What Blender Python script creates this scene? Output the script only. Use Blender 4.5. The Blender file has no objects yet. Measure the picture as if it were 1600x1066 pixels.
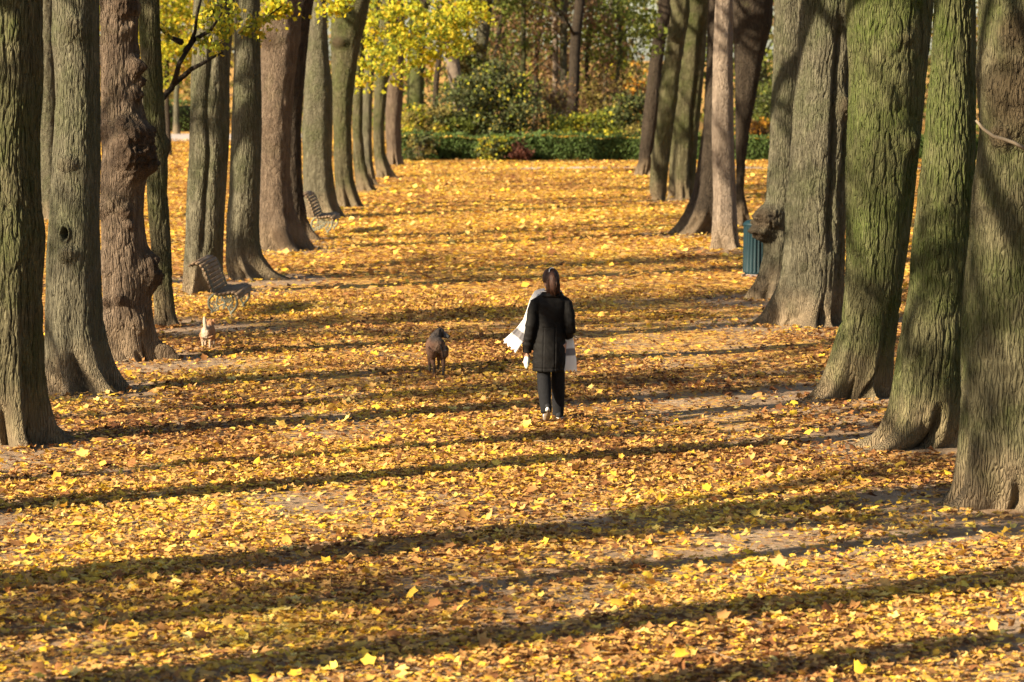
import bpy, math, random
import numpy as np
from mathutils import Vector, Matrix

R = math.radians
rng = np.random.default_rng(7)
random.seed(7)
scene = bpy.context.scene
COL = scene.collection

# ------------------------------------------------------------------ camera
H_CAM, FPX = 3.9, 4700.0
PITCH = math.atan(445 / FPX)
cam_d = bpy.data.cameras.new("camera")
cam = bpy.data.objects.new("camera", cam_d); COL.objects.link(cam)
cam.location = (0, 0, H_CAM); cam.rotation_euler = (math.pi / 2 - PITCH, 0, 0)
cam_d.sensor_width = 36.0; cam_d.lens = 36.0 * FPX / 1600
cam_d.clip_start = 0.5; cam_d.clip_end = 4000
cam_d.dof.use_dof = True; cam_d.dof.focus_distance = 31.0; cam_d.dof.aperture_fstop = 3.4
scene.camera = cam

# ------------------------------------------------------------------ light
SUN_EL, SUN_AZ = R(23), R(58)          # shadows run 58 deg to the right of the view axis
sun_to = Vector((-math.sin(SUN_AZ) * math.cos(SUN_EL), -math.cos(SUN_AZ) * math.cos(SUN_EL), math.sin(SUN_EL)))
world = bpy.data.worlds.new("World"); scene.world = world; world.use_nodes = True
wn = world.node_tree.nodes; wl = world.node_tree.links
sky = wn.new("ShaderNodeTexSky"); sky.sky_type = 'NISHITA'; sky.sun_disc = False
sky.sun_elevation = SUN_EL
sky.sun_rotation = math.atan2(sun_to.x, sun_to.y)
wl.new(sky.outputs[0], wn["Background"].inputs[0]); wn["Background"].inputs[1].default_value = 0.06
sun_d = bpy.data.lights.new("sun", 'SUN'); sun_d.energy = 5.0; sun_d.angle = R(0.5); sun_d.color = (1.0, 0.85, 0.62)
sun = bpy.data.objects.new("sun", sun_d); COL.objects.link(sun)
sun.rotation_euler = sun_to.to_track_quat('Z', 'Y').to_euler()
vs = scene.view_settings
vs.view_transform = 'Standard'; vs.look = 'None'; vs.gamma = 1.0; vs.exposure = 1.72
scene.cycles.use_denoising = True
scene.cycles.max_bounces = 6; scene.cycles.diffuse_bounces = 3; scene.cycles.transmission_bounces = 3
scene.cycles.transparent_max_bounces = 4
scene.cycles.sample_clamp_indirect = 6
scene.render.film_transparent = False

# ------------------------------------------------------------------ pixel helpers (photo is 1600 x 1066)
cp, sp = math.cos(PITCH), math.sin(PITCH)
def ray(px, py):
    u = (px - 800) / FPX; v = -(py - 533) / FPX
    return (u, cp + v * sp, -sp + v * cp)
def ground(px, py):
    dx, dy, dz = ray(px, py); t = H_CAM / -dz
    return dx * t, dy * t
def at(px, py, Y):
    dx, dy, dz = ray(px, py); t = Y / dy
    return dx * t, H_CAM + dz * t

# ------------------------------------------------------------------ noise
def _hash(ix, iy, iz):
    h = (ix * 374761393 + iy * 668265263 + iz * 2147483647 + 1013904223) & 0xffffffff
    h = ((h ^ (h >> 13)) * 1274126177) & 0xffffffff
    h = ((h ^ (h >> 16)) * 2246822519) & 0xffffffff
    return ((h ^ (h >> 15)) & 0xffffff) / float(0xffffff)
def vnoise(x, y, z=0.0):
    """smooth value noise, about -1..1"""
    x = np.asarray(x, float); y = np.asarray(y, float); z = np.asarray(z, float) + np.zeros_like(x)
    x0 = np.floor(x).astype(np.int64); y0 = np.floor(y).astype(np.int64); z0 = np.floor(z).astype(np.int64)
    fx, fy, fz = x - x0, y - y0, z - z0
    fx = fx * fx * (3 - 2 * fx); fy = fy * fy * (3 - 2 * fy); fz = fz * fz * (3 - 2 * fz)
    r = 0
    for i in (0, 1):
        for j in (0, 1):
            for k in (0, 1):
                w = (fx if i else 1 - fx) * (fy if j else 1 - fy) * (fz if k else 1 - fz)
                r = r + w * _hash(x0 + i, y0 + j, z0 + k)
    return r * 2 - 1
def fbm(x, y, z=0.0, o=3):
    r, a = 0, 1.0
    for i in range(o):
        r = r + a * vnoise(x * 2**i + 17 * i, y * 2**i + 5 * i, np.asarray(z) * 2**i); a *= .5
    return r / 1.6

# ------------------------------------------------------------------ object helpers
def tag(o, label=None, cat=None, group=None, kind=None):
    if label: o['label'] = label
    if cat: o['category'] = cat
    if group: o['group'] = group
    if kind: o['kind'] = kind
    return o
def empty(name, loc, rz=0.0):
    o = bpy.data.objects.new(name, None); COL.objects.link(o)
    o.location = loc; o.rotation_euler = (0, 0, rz); o.empty_display_size = .3
    return o
def mesh_np(name, V, F, mats, parent=None, smooth=True, attrs=None, loc=None, mat_idx=None):
    """V (n,3); F list/array of faces: (m,k) array or list of arrays with different k"""
    me = bpy.data.meshes.new(name)
    V = np.asarray(V, np.float32)
    Fs = F if isinstance(F, list) else [F]
    Fs = [np.asarray(f, np.int32) for f in Fs if len(f)]
    nl = sum(f.size for f in Fs); npoly = sum(len(f) for f in Fs)
    me.vertices.add(len(V)); me.loops.add(nl); me.polygons.add(npoly)
    me.vertices.foreach_set("co", V.ravel())
    me.loops.foreach_set("vertex_index", np.concatenate([f.ravel() for f in Fs]))
    tot = np.concatenate([np.full(len(f), f.shape[1], np.int32) for f in Fs])
    st = np.concatenate([[0], np.cumsum(tot)[:-1]]).astype(np.int32)
    me.polygons.foreach_set("loop_start", st); me.polygons.foreach_set("loop_total", tot)
    if smooth: me.polygons.foreach_set("use_smooth", np.ones(npoly, bool))
    if mat_idx is not None: me.polygons.foreach_set("material_index", np.asarray(mat_idx, np.int32))
    me.update(calc_edges=True)
    for k, (dom, a) in (attrs or {}).items():
        a = np.asarray(a, np.float32)
        if a.ndim == 2:
            at_ = me.attributes.new(k, 'FLOAT_COLOR', dom); at_.data.foreach_set("color", np.c_[a, np.ones(len(a))].astype(np.float32).ravel())
        else:
            at_ = me.attributes.new(k, 'FLOAT', dom); at_.data.foreach_set("value", a)
    for m in (mats if isinstance(mats, (list, tuple)) else [mats]): me.materials.append(m)
    o = bpy.data.objects.new(name, me); COL.objects.link(o)
    if parent: o.parent = parent
    if loc: o.location = loc
    return o

def tube(pts, rad, n=8, caps=True, ell=None, roll=0.0):
    """tapered tube; returns V,F(quads). ell = (scale1, scale2) per section"""
    P = [Vector(p) for p in pts]; V = []; m = len(P)
    if not hasattr(rad, '__len__'): rad = [rad] * m
    up = Vector((0, 0, 1)); prev = None
    for i, p in enumerate(P):
        t = (P[min(i + 1, m - 1)] - P[max(i - 1, 0)]).normalized()
        if prev is None:
            a = t.cross(up if abs(t.z) < .9 else Vector((1, 0, 0))).normalized()
        else:
            a = (prev - t * prev.dot(t)).normalized()
        prev = a; b = t.cross(a)
        e = ell[i] if ell else (1, 1)
        for k in range(n):
            th = 2 * math.pi * k / n + roll
            V.append(p + a * (math.cos(th) * rad[i] * e[0]) + b * (math.sin(th) * rad[i] * e[1]))
    F = [(i * n + k, i * n + (k + 1) % n, (i + 1) * n + (k + 1) % n, (i + 1) * n + k) for i in range(m - 1) for k in range(n)]
    if caps:
        c0 = len(V); V.append(P[0]); V.append(P[-1])
        F += [(c0, (k + 1) % n, k, k) for k in range(n)]
        F += [(c0 + 1, (m - 1) * n + k, (m - 1) * n + (k + 1) % n, (m - 1) * n + (k + 1) % n) for k in range(n)]
    return V, F
class MB:
    """collects quads/tris into one mesh"""
    def __init__(s): s.V = []; s.Q = []; s.T = []
    def add(s, V, F):
        b = len(s.V); s.V += [tuple(v) for v in V]
        for f in F:
            f = tuple(i + b for i in f)
            if len(f) == 4 and f[2] == f[3]: f = f[:3]
            (s.Q if len(f) == 4 else s.T).append(f)
        return s
    def tube(s, pts, rad, n=8, **k): return s.add(*tube(pts, rad, n, **k))
    def ball(s, c, r, sc=(1, 1, 1), n=16, rot=None):
        V = []; F = []; m = n // 2
        for i in range(m + 1):
            ph = math.pi * i / m
            for k in range(n):
                th = 2 * math.pi * k / n
                v = Vector((math.sin(ph) * math.cos(th) * r * sc[0], math.sin(ph) * math.sin(th) * r * sc[1], math.cos(ph) * r * sc[2]))
                if rot is not None: v = rot @ v
                V.append(v + Vector(c))
        F = [(i * n + k, (i + 1) * n + k, (i + 1) * n + (k + 1) % n, i * n + (k + 1) % n) for i in range(m) for k in range(n)]
        return s.add(V, F)
    def box(s, c, size, rot=None):
        V = []
        for x in (-.5, .5):
            for y in (-.5, .5):
                for z in (-.5, .5):
                    v = Vector((x * size[0], y * size[1], z * size[2]))
                    if rot is not None: v = rot @ v
                    V.append(v + Vector(c))
        return s.add(V, [(0, 1, 3, 2), (4, 6, 7, 5), (0, 4, 5, 1), (2, 3, 7, 6), (0, 2, 6, 4), (1, 5, 7, 3)])
    def build(s, name, mat, parent=None, smooth=True, attrs=None):
        Fs = []
        if s.Q: Fs.append(np.array(s.Q))
        if s.T: Fs.append(np.array(s.T))
        return mesh_np(name, np.array(s.V), Fs, mat, parent, smooth, attrs)
def fuse(mb, name, mat, parent, voxel, smooth_it=4, color=None):
    """joins overlapping shapes of an MB into one continuous surface"""
    o = mb.build(name, mat, None)
    md = o.modifiers.new("r", 'REMESH'); md.mode = 'VOXEL'; md.voxel_size = voxel; md.use_smooth_shade = True
    ms = o.modifiers.new("s", 'SMOOTH'); ms.iterations = smooth_it; ms.factor = .5
    dg = bpy.context.evaluated_depsgraph_get(); dg.update()
    me = bpy.data.meshes.new_from_object(o.evaluated_get(dg))
    o.modifiers.clear(); old = o.data; o.data = me; bpy.data.meshes.remove(old)
    me.name = name
    if not me.materials: me.materials.append(mat)
    if color:
        co = np.empty(len(me.vertices) * 3, np.float32); me.vertices.foreach_get("co", co); co = co.reshape(-1, 3)
        c = color(co); a = me.attributes.new("col", 'FLOAT_COLOR', 'POINT')
        a.data.foreach_set("color", np.c_[c, np.ones(len(c))].astype(np.float32).ravel())
    o.parent = parent
    return o

# ------------------------------------------------------------------ materials
class NT:
    def __init__(s, name):
        s.m = bpy.data.materials.new(name); s.m.use_nodes = True
        s.n = s.m.node_tree.nodes; s.l = s.m.node_tree.links; s.b = s.n["Principled BSDF"]; s.out = s.n["Material Output"]
    def new(s, t, **k):
        n = s.n.new(t)
        for a, b in k.items(): setattr(n, a, b)
        return n
    def set(s, node, inp, v):
        if hasattr(v, 'is_output') or isinstance(v, bpy.types.NodeSocket): s.l.new(v, node.inputs[inp])
        else: node.inputs[inp].default_value = v
    def coord(s, kind="Object", scale=(1, 1, 1)):
        c = s.new("ShaderNodeTexCoord"); m = s.new("ShaderNodeMapping"); s.l.new(c.outputs[kind], m.inputs[0])
        m.inputs["Scale"].default_value = scale; return m.outputs[0]
    def noise(s, vec, scale, detail=4, rough=.55, dist=0.0):
        n = s.new("ShaderNodeTexNoise"); s.l.new(vec, n.inputs["Vector"])
        n.inputs["Scale"].default_value = scale; n.inputs["Detail"].default_value = detail
        n.inputs["Roughness"].default_value = rough; n.inputs["Distortion"].default_value = dist; return n.outputs["Fac"]
    def ramp(s, fac, stops, interp='LINEAR'):
        r = s.new("ShaderNodeValToRGB"); s.l.new(fac, r.inputs[0]); cr = r.color_ramp; cr.interpolation = interp
        while len(cr.elements) < len(stops): cr.elements.new(.5)
        for e, (p, c) in zip(cr.elements, stops):
            e.position = p; e.color = (c, c, c, 1) if isinstance(c, (int, float)) else (*c, 1)
        return r.outputs[0]
    def mix(s, fac, a, b, mode='MIX'):
        m = s.new("ShaderNodeMix", data_type='RGBA', blend_type=mode)
        for i, v in ((0, fac), (6, a), (7, b)):
            if isinstance(v, bpy.types.NodeSocket): s.l.new(v, m.inputs[i])
            elif i == 0: m.inputs[0].default_value = v
            else: m.inputs[i].default_value = (*v, 1)
        return m.outputs[2]
    def math(s, op, a, b=0.0):
        m = s.new("ShaderNodeMath", operation=op)
        for i, v in ((0, a), (1, b)):
            if isinstance(v, bpy.types.NodeSocket): s.l.new(v, m.inputs[i])
            else: m.inputs[i].default_value = v
        return m.outputs[0]
    def bump(s, h, strength=.5, dist=.02, normal=None):
        b = s.new("ShaderNodeBump"); s.l.new(h, b.inputs["Height"]); b.inputs["Strength"].default_value = strength
        b.inputs["Distance"].default_value = dist
        if normal is not None: s.l.new(normal, b.inputs["Normal"])
        return b.outputs[0]
    def fin(s, color, rough=.8, normal=None, spec=.3):
        s.set(s.b, "Base Color", color if isinstance(color, bpy.types.NodeSocket) else (*color, 1))
        s.set(s.b, "Roughness", rough); s.b.inputs["Specular IOR Level"].default_value = spec
        if normal is not None: s.l.new(normal, s.b.inputs["Normal"])
        return s.m

def bark_mat(name, c_dark, c_mid, c_light, moss=.4, moss_col=(.13, .15, .035), dust=(.24, .175, .11), fine=1.0):
    t = NT(name); o = t.coord("Object"); 
    warp = t.new("ShaderNodeTexNoise"); t.l.new(o, warp.inputs["Vector"]); warp.inputs["Scale"].default_value = 2.2; warp.inputs["Detail"].default_value = 2
    vm = t.new("ShaderNodeVectorMath", operation='MULTIPLY_ADD'); t.l.new(warp.outputs["Color"], vm.inputs[0]); vm.inputs[1].default_value = (.10, .10, .10); t.l.new(o, vm.inputs[2])
    mp = t.new("ShaderNodeMapping"); t.l.new(vm.outputs[0], mp.inputs[0]); mp.inputs["Scale"].default_value = (1, 1, .13)
    vor = t.new("ShaderNodeTexVoronoi", feature='DISTANCE_TO_EDGE'); t.l.new(mp.outputs[0], vor.inputs["Vector"]); vor.inputs["Scale"].default_value = 40 * fine
    plates = t.ramp(vor.outputs["Distance"], [(0.0, 0.0), (.22, 1.0)])
    fine_n = t.noise(mp.outputs[0], 70 * fine, 6, .65)
    grain = t.noise(o, 45, 5, .7)
    big = t.noise(o, 1.6, 4, .6)
    mid = t.noise(mp.outputs[0], 17, 6, .68)
    c = t.ramp(mid, [(.32, c_dark), (.5, c_mid), (.68, c_light)])
    c = t.mix(t.ramp(grain, [(.3, .0), (.75, .55)]), c, c_light)
    mossn = t.noise(o, 1.1, 5, .65, .4)
    mf = t.math('MULTIPLY', t.ramp(mossn, [(.62 - .3 * moss, 0.0), (.80 - .25 * moss, 1.0)]), t.ramp(fine_n, [(.3, .35), (.6, 1.0)]))
    mf = t.math('MULTIPLY', mf, min(1, moss + .3))
    c = t.mix(mf, c, moss_col)
    lich = t.ramp(t.noise(o, 16, 5, .7), [(.66, 0.0), (.72, .55)])
    c = t.mix(lich, c, (.22, .23, .15))
    c = t.mix(t.ramp(big, [(.35, .0), (.7, .35)]), c, c_light)
    # pale dust splashed on the foot of the trunk
    sx = t.new("ShaderNodeSeparateXYZ"); t.l.new(o, sx.inputs[0])
    zz = t.math('ADD', sx.outputs[2], t.math('MULTIPLY', t.noise(o, 3, 4), .7))
    c = t.mix(t.ramp(zz, [(.30, .85), (1.0, 0.0)]), c, dust)
    c = t.mix(t.math('MULTIPLY', t.new('ShaderNodeAttribute', attribute_name='burl').outputs['Fac'], .75), c, (.050, .031, .019))
    h = t.math('ADD', t.math('MULTIPLY', plates, 1.0), t.math('MULTIPLY', fine_n, .7))
    n = t.bump(h, 1.0, .02)
    n = t.bump(grain, .5, .008, n)
    return t.fin(c, .93, n, .15)

BK = {
 'olive': bark_mat('bark_olive', (.017, .014, .007), (.053, .045, .023), (.138, .122, .070), .66, (.036, .052, .007)),
 'grey':  bark_mat('bark_grey', (.022, .018, .011), (.066, .058, .037), (.150, .136, .092), .55, (.042, .056, .014)),
 'pink':  bark_mat('bark_pink', (.027, .017, .011), (.074, .052, .036), (.170, .126, .088), .28, (.050, .054, .013)),
 'pale':  bark_mat('bark_pale', (.075, .055, .042), (.155, .118, .088), (.28, .222, .17), .02),
 'moss':  bark_mat('bark_moss', (.020, .018, .008), (.060, .055, .025), (.142, .132, .068), .84, (.044, .066, .007)),
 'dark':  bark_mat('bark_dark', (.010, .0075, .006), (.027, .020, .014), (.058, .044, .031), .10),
}
def leaf_mat(name, stops, trans=.45, gloss=.45, attr="rnd"):
    t = NT(name); a = t.new("ShaderNodeAttribute", attribute_name=attr)
    c = t.ramp(a.outputs["Fac"], stops)
    o = t.coord("Object")
    c = t.mix(t.ramp(t.noise(o, 60, 3), [(.35, .25), (.65, 0.0)]), c, (.22, .10, .03))
    t.fin(c, .7, None, gloss * .45)
    tr = t.new("ShaderNodeBsdfTranslucent"); t.l.new(c, tr.inputs[0])
    mx = t.new("ShaderNodeMixShader"); mx.inputs[0].default_value = trans
    t.l.new(t.b.outputs[0], mx.inputs[1]); t.l.new(tr.outputs[0], mx.inputs[2]); t.l.new(mx.outputs[0], t.out.inputs[0])
    return t.m
LITTER = leaf_mat('leaf_litter', [(0, (.105, .042, .018)), (.14, (.26, .11, .04)), (.30, (.46, .235, .078)), (.48, (.65, .385, .13)),
                                  (.63, (.75, .44, .062)), (.80, (.86, .578, .048)), (.90, (.92, .72, .26)), (1, (.88, .64, .04))], .25, .35)
YEL = leaf_mat('yellow_leaves', [(0, (.14, .18, .015)), (.35, (.36, .39, .025)), (.75, (.60, .56, .03)), (1, (.70, .42, .03))], .5)
YGR = leaf_mat('yellow_green_leaves', [(0, (.10, .16, .02)), (.4, (.26, .32, .03)), (.75, (.55, .50, .04)), (1, (.70, .50, .04))], .5)
GRN = leaf_mat('green_leaves', [(0, (.05, .08, .02)), (.5, (.11, .16, .03)), (.92, (.19, .25, .04)), (1, (.36, .36, .05))], .5)
DGR = leaf_mat('dark_green_leaves', [(0, (.015, .032, .014)), (.6, (.035, .065, .024)), (.9, (.07, .11, .03)), (.96, (.16, .16, .04)), (1, (.45, .34, .06))], .2)
HGR = leaf_mat('hedge_leaves', [(0, (.03, .07, .018)), (.5, (.065, .14, .035)), (.9, (.11, .20, .05)), (1, (.20, .26, .06))], .4)
OLV = leaf_mat('olive_leaves', [(0, (.08, .065, .025)), (.5, (.20, .18, .05)), (.92, (.32, .27, .07)), (1, (.44, .35, .07))], .5)
BRN = leaf_mat('brown_leaves', [(0, (.07, .04, .02)), (.5, (.16, .10, .055)), (.9, (.28, .18, .09)), (1, (.40, .24, .08))], .35)
ORG = leaf_mat('orange_leaves', [(0, (.25, .10, .02)), (.5, (.50, .24, .03)), (1, (.70, .42, .05))], .45)
RED = leaf_mat('dark_red_leaves', [(0, (.03, .01, .01)), (1, (.09, .025, .02))], .2)

def ground_mat():
    t = NT('leaf_strewn_ground'); o = t.coord("Object")
    dirt = t.ramp(t.noise(o, 1.3, 6, .65), [(.3, (.23, .148, .085)), (.55, (.34, .235, .145)), (.75, (.43, .32, .21))])
    dirt = t.mix(t.ramp(t.noise(o, 38, 4, .7), [(.35, .45), (.6, 0.0)]), dirt, (.16, .10, .06))
    vor = t.new("ShaderNodeTexVoronoi"); t.l.new(o, vor.inputs["Vector"]); vor.inputs["Scale"].default_value = 16
    sp_ = t.new("ShaderNodeSeparateColor"); t.l.new(vor.outputs["Color"], sp_.inputs[0])
    lc = t.ramp(sp_.outputs[0], [(0, (.20, .09, .03)), (.35, (.45, .23, .06)), (.7, (.66, .40, .08)), (1, (.78, .52, .08))], 'CONSTANT')
    sy = t.new("ShaderNodeSeparateXYZ"); t.l.new(o, sy.inputs[0])
    cov = t.noise(o, .9, 5, .6)
    th = t.new("ShaderNodeMapRange"); t.l.new(sy.outputs[1], th.inputs[0]); th.inputs[1].default_value = 25; th.inputs[2].default_value = 85
    th.inputs[3].default_value = -.02; th.inputs[4].default_value = .30
    m = t.math('ADD', t.math('MULTIPLY', t.noise(o, 13, 2), .5), t.math('ADD', t.math('MULTIPLY', cov, .5), t.math('SUBTRACT', th.outputs[0], t.math('MULTIPLY', t.new('ShaderNodeAttribute', attribute_name='bare').outputs['Fac'], .5))))
    f = t.ramp(m, [(.50, 0.0), (.56, 1.0)])
    c = t.mix(f, dirt, lc)
    h = t.math('ADD', t.math('MULTIPLY', vor.outputs["Distance"], .8), t.noise(o, 60, 4, .7))
    return t.fin(c, .9, t.bump(h, .6, .02), .15)
GROUND = ground_mat()
def plain_noise_mat(name, c1, c2, scale=6, rough=.85, bump=.2, dist=.01, spec=.25, z=1.0):
    t = NT(name); o = t.coord("Object", (1, 1, z)); n = t.noise(o, scale, 5, .6)
    return t.fin(t.ramp(n, [(.3, c1), (.7, c2)]), rough, t.bump(t.noise(o, scale * 5, 4), bump, dist), spec)
PATH = plain_noise_mat('pale_gravel_path', (.36, .29, .24), (.50, .43, .37), 2)

# ------------------------------------------------------------------ ground
def gh(x, y):
    return .035 * fbm(np.asarray(x) * .35, np.asarray(y) * .22, 3.3, 3) + .012 * vnoise(np.asarray(x) * 1.7, np.asarray(y) * 1.3, 9.1)
def make_ground():
    xs = np.concatenate([[-1500, -700, -300, -150, -80, -50, -35], np.arange(-25, 25.01, .28), [35, 50, 80, 150, 300, 700, 1500]])
    ys = np.concatenate([[-400, -150, -60, -20], np.arange(-5, 120, .4), np.arange(120, 260, 3), [300, 400, 600, 1000, 2500]])
    X, Y = np.meshgrid(xs, ys)
    Z = gh(X, Y)
    nx, ny = len(xs), len(ys)
    i = np.arange(ny - 1)[:, None] * nx + np.arange(nx - 1)[None]
    F = np.stack([i, i + 1, i + nx + 1, i + nx], -1).reshape(-1, 4)
    B = 0 * X
    for (tx, ty, r) in TREE_POS: B = np.maximum(B, np.exp(-(np.hypot(X - tx, Y - ty) / (r + .75)) ** 4))
    o = mesh_np('ground', np.stack([X, Y, Z], -1).reshape(-1, 3), F, GROUND, None, True, {'bare': ('POINT', B.ravel())})
    tag(o, 'park ground of bare earth under fallen leaves', 'ground', kind='structure')
def strip(name, pts, w, z, mat):
    V = []; m = len(pts)
    for i, (x, y) in enumerate(pts):
        V += [(x, y - w / 2, gh(x, y - w / 2) + z), (x, y + w / 2, gh(x, y + w / 2) + z)]
    F = [(2 * i, 2 * i + 2, 2 * i + 3, 2 * i + 1) for i in range(m - 1)]
    return mesh_np(name, V, np.array(F), mat)
p = strip('path', [(x, 104.5 - .012 * x + .25 * math.sin(x * .3)) for x in np.arange(-1.5, 45, .8)], 1.7, .03, PATH)
tag(p, 'pale earth path crossing in front of the hedge', 'path', kind='structure')
p = strip('road', [(x, 144) for x in np.arange(-90, -8, 2.0)], 13.0, .05, PATH)
tag(p, 'pale grey road beyond the left row of trees', 'road', kind='structure')

# ------------------------------------------------------------------ trunks
def smooth1(a, k=3):
    b = np.pad(a, k, mode='edge'); ker = np.hanning(2 * k + 3)[1:-1]; ker /= ker.sum(); return np.convolve(b, ker, 'valid')
def trunk_mesh(name, zs, xl, xr, mat, parent, d, seed, roots=None, burls=(), grooves=(), holes=(), ridge=.012, ridge_f=22., knob=.0,
               top=8.0, fine=True, lean=0.0, x0=0.0, flat=1.0):
    """zs ascending heights with left / right outline in metres (world x); object origin = (x0, d, 0)"""
    zs = np.array(zs); xl = np.array(xl) - x0; xr = np.array(xr) - x0
    zv = zs[-1]
    c_top, h_top = (xl[-1] + xr[-1]) / 2, (xr[-1] - xl[-1]) / 2
    step = .022 if fine else .06
    Z = np.concatenate([np.arange(-.25, min(zv, top) + .15, step), np.arange(min(zv, top) + .15 + .1, top, .12 if fine else .3)])
    hl = np.interp(Z, zs, xl); hr = np.interp(Z, zs, xr)
    ab = Z > zv
    kk = np.clip((Z - zv) / max(.1, top - zv), 0, 1)
    hw_ab = h_top * (1 - .28 * kk); cx_ab = c_top + lean * (Z - zv)
    hw = np.where(ab, hw_ab, (hr - hl) / 2); cx = np.where(ab, cx_ab, (hr + hl) / 2)
    kn = 3 if fine else 1
    hw = smooth1(hw, kn); cx = smooth1(cx, kn)
    body = np.interp(1.3, Z, hw)
    nt = (360 if fine else 72)
    th = np.linspace(0, 2 * np.pi, nt, endpoint=False)
    TH, ZZ = np.meshgrid(th, Z)
    HW = hw[:, None] + 0 * TH; CX = cx[:, None] + 0 * TH
    RY = (np.minimum(hw, body * 1.0 + (hw - body).clip(0) * .65) * flat)[:, None] + 0 * TH
    rs = np.random.default_rng(seed)
    if roots is None:
        k = rs.integers(5, 8); roots = list(np.sort(rs.uniform(0, 2 * np.pi, k))) + [0, np.pi]
    lobe = np.zeros_like(TH)
    for a in roots:
        dd = np.abs((TH - a + np.pi) % (2 * np.pi) - np.pi); lobe = np.maximum(lobe, np.exp(-(dd / (.20 + .10 * math.sin(a * 5) ** 2)) ** 2))
    lobe = np.minimum(1, lobe + .12)
    D = .60 * np.exp(-np.clip(ZZ, 0, 9) / .36) + .07 * np.exp(-np.clip(ZZ, 0, 9) / 1.8)
    ct, st = np.cos(TH), np.sin(TH)
    R0 = body
    px_, py_ = ct * R0, st * R0
    low = fbm(px_ * 2.2 + seed, py_ * 2.2, ZZ * .8, 3)
    m = 1 - D * (1 - lobe) + .28 * lobe * np.exp(-np.clip(ZZ, 0, 9) / .10) * (np.abs(ct) < .93) + .075 * low + .025 * vnoise(px_ * 6 + seed, py_ * 6, ZZ * 2)
    X = CX + HW * ct * m; Y = RY * st * m
    disp = np.zeros_like(TH); burl_a = np.zeros_like(TH)
    wx = .035 * vnoise(px_ * 5, py_ * 5 + seed, ZZ * 3.0); wy = .035 * vnoise(px_ * 5 + 31, py_ * 5, ZZ * 3.0 + seed)
    wx = wx + .010 * vnoise(px_ * 12 + seed, py_ * 12, ZZ * 10); wy = wy + .010 * vnoise(px_ * 16, py_ * 16 + seed, ZZ * 13 + 7)
    n1 = vnoise((px_ + wx) * ridge_f, (py_ + wy) * ridge_f + seed * 3, ZZ * ridge_f * .14)
    n2 = vnoise((px_ + wx) * ridge_f * 1.9 + 9, (py_ + wy) * ridge_f * 1.9, ZZ * ridge_f * .42)
    fade = np.clip((ZZ - .05) / .7, .12, 1)
    disp += ridge * fade * (.5 - 1.9 * np.exp(-(n1 / .16) ** 2) * (.6 + .4 * np.clip(n2 * 2 + .5, 0, 1)) - .45 * np.exp(-(n2 / .20) ** 2))
    if knob: disp += knob * np.clip(fbm(px_ * 5 + 4, py_ * 5 + seed, ZZ * 4, 3) - .15, 0, 1) * 1.6
    for q_ in range(4):
        a = rs.uniform(-2.9, -.25); w_ = rs.uniform(.025, .06); hz_ = rs.uniform(.15, .55)
        dd = ((TH - a + np.pi) % (2 * np.pi) - np.pi) * R0 + .05 * vnoise(ZZ * 2.5, ZZ * 0 + seed + q_, 0)
        disp -= rs.uniform(.05, .13) * np.exp(-(dd / (w_ * (1.3 - .6 * np.clip(ZZ / hz_, 0, 1)))) ** 2) * np.clip((hz_ - ZZ) / (hz_ * .7), 0, 1)
    for (frac, depth, wd, z0, z1) in grooves:
        a = -math.acos(max(-1, min(1, frac)))
        w = np.abs((TH - a + np.pi) % (2 * np.pi) - np.pi + .0) * R0 + 0
        sway = .05 * vnoise(ZZ * 1.3, ZZ * 0 + seed, 0)
        dd = ((TH - a + np.pi) % (2 * np.pi) - np.pi) * R0 + sway
        disp -= depth * np.exp(-(dd / wd) ** 2) * np.clip((ZZ - z0) / .3, 0, 1) * np.clip((z1 - ZZ) / .4, 0, 1)
    for (bx, bz, br, bh, asp) in burls:      # x, z, radius, height, vertical aspect
        b_hw = np.interp(bz, Z, hw); b_c = np.interp(bz, Z, cx)
        f = (bx - x0 - b_c) / b_hw; a = -math.acos(max(-1, min(1, f)))
        dd = ((TH - a + np.pi) % (2 * np.pi) - np.pi) * b_hw
        q = np.sqrt(dd ** 2 + ((ZZ - bz) / asp) ** 2) / br
        kn_ = 1 + .32 * vnoise(px_ * 9 + bz, py_ * 9, ZZ * 9) - .26 * np.abs(vnoise(px_ * 24, py_ * 24, ZZ * 22)) + .1 * vnoise(px_ * 45, py_ * 45, ZZ * 40)
        burl_a = np.maximum(burl_a, np.exp(-np.clip(q, 0, 5) ** 4) * (.4 + .6 * (bh > .055)))
        disp += bh * np.clip(1.15 * np.exp(-np.clip(q, 0, 5) ** 3.0), 0, 1) * kn_
    for (bx, bz, br, bh, asp) in holes:
        b_hw = np.interp(bz, Z, hw); b_c = np.interp(bz, Z, cx)
        f = (bx - x0 - b_c) / b_hw; a = -math.acos(max(-1, min(1, f)))
        dd = ((TH - a + np.pi) % (2 * np.pi) - np.pi) * b_hw
        q = np.sqrt(dd ** 2 + ((ZZ - bz) / asp) ** 2) / br * (1 + (.35 * vnoise(px_ * 9, py_ * 9, ZZ * 7) if br > .05 else 0))
        disp += -bh * np.exp(-q ** (4 if br < .05 else 2.2)) + bh * (.22 if br < .05 else .10) * np.exp(-((q - 1.5) / .35) ** 2)
    X += disp * ct; Y += disp * st
    V = np.stack([X, Y, ZZ], -1).reshape(-1, 3)
    nz = len(Z)
    i = np.arange(nz - 1)[:, None] * nt; j = np.arange(nt)[None]; jn = (np.arange(nt) + 1)[None] % nt
    F = np.stack([i + j, i + jn, i + nt + jn, i + nt + j], -1).reshape(-1, 4)
    o = mesh_np('trunk', V, F, mat, parent, True, {'burl': ('POINT', burl_a.ravel())})
    return o, (cx[-1], hw[-1])

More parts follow.
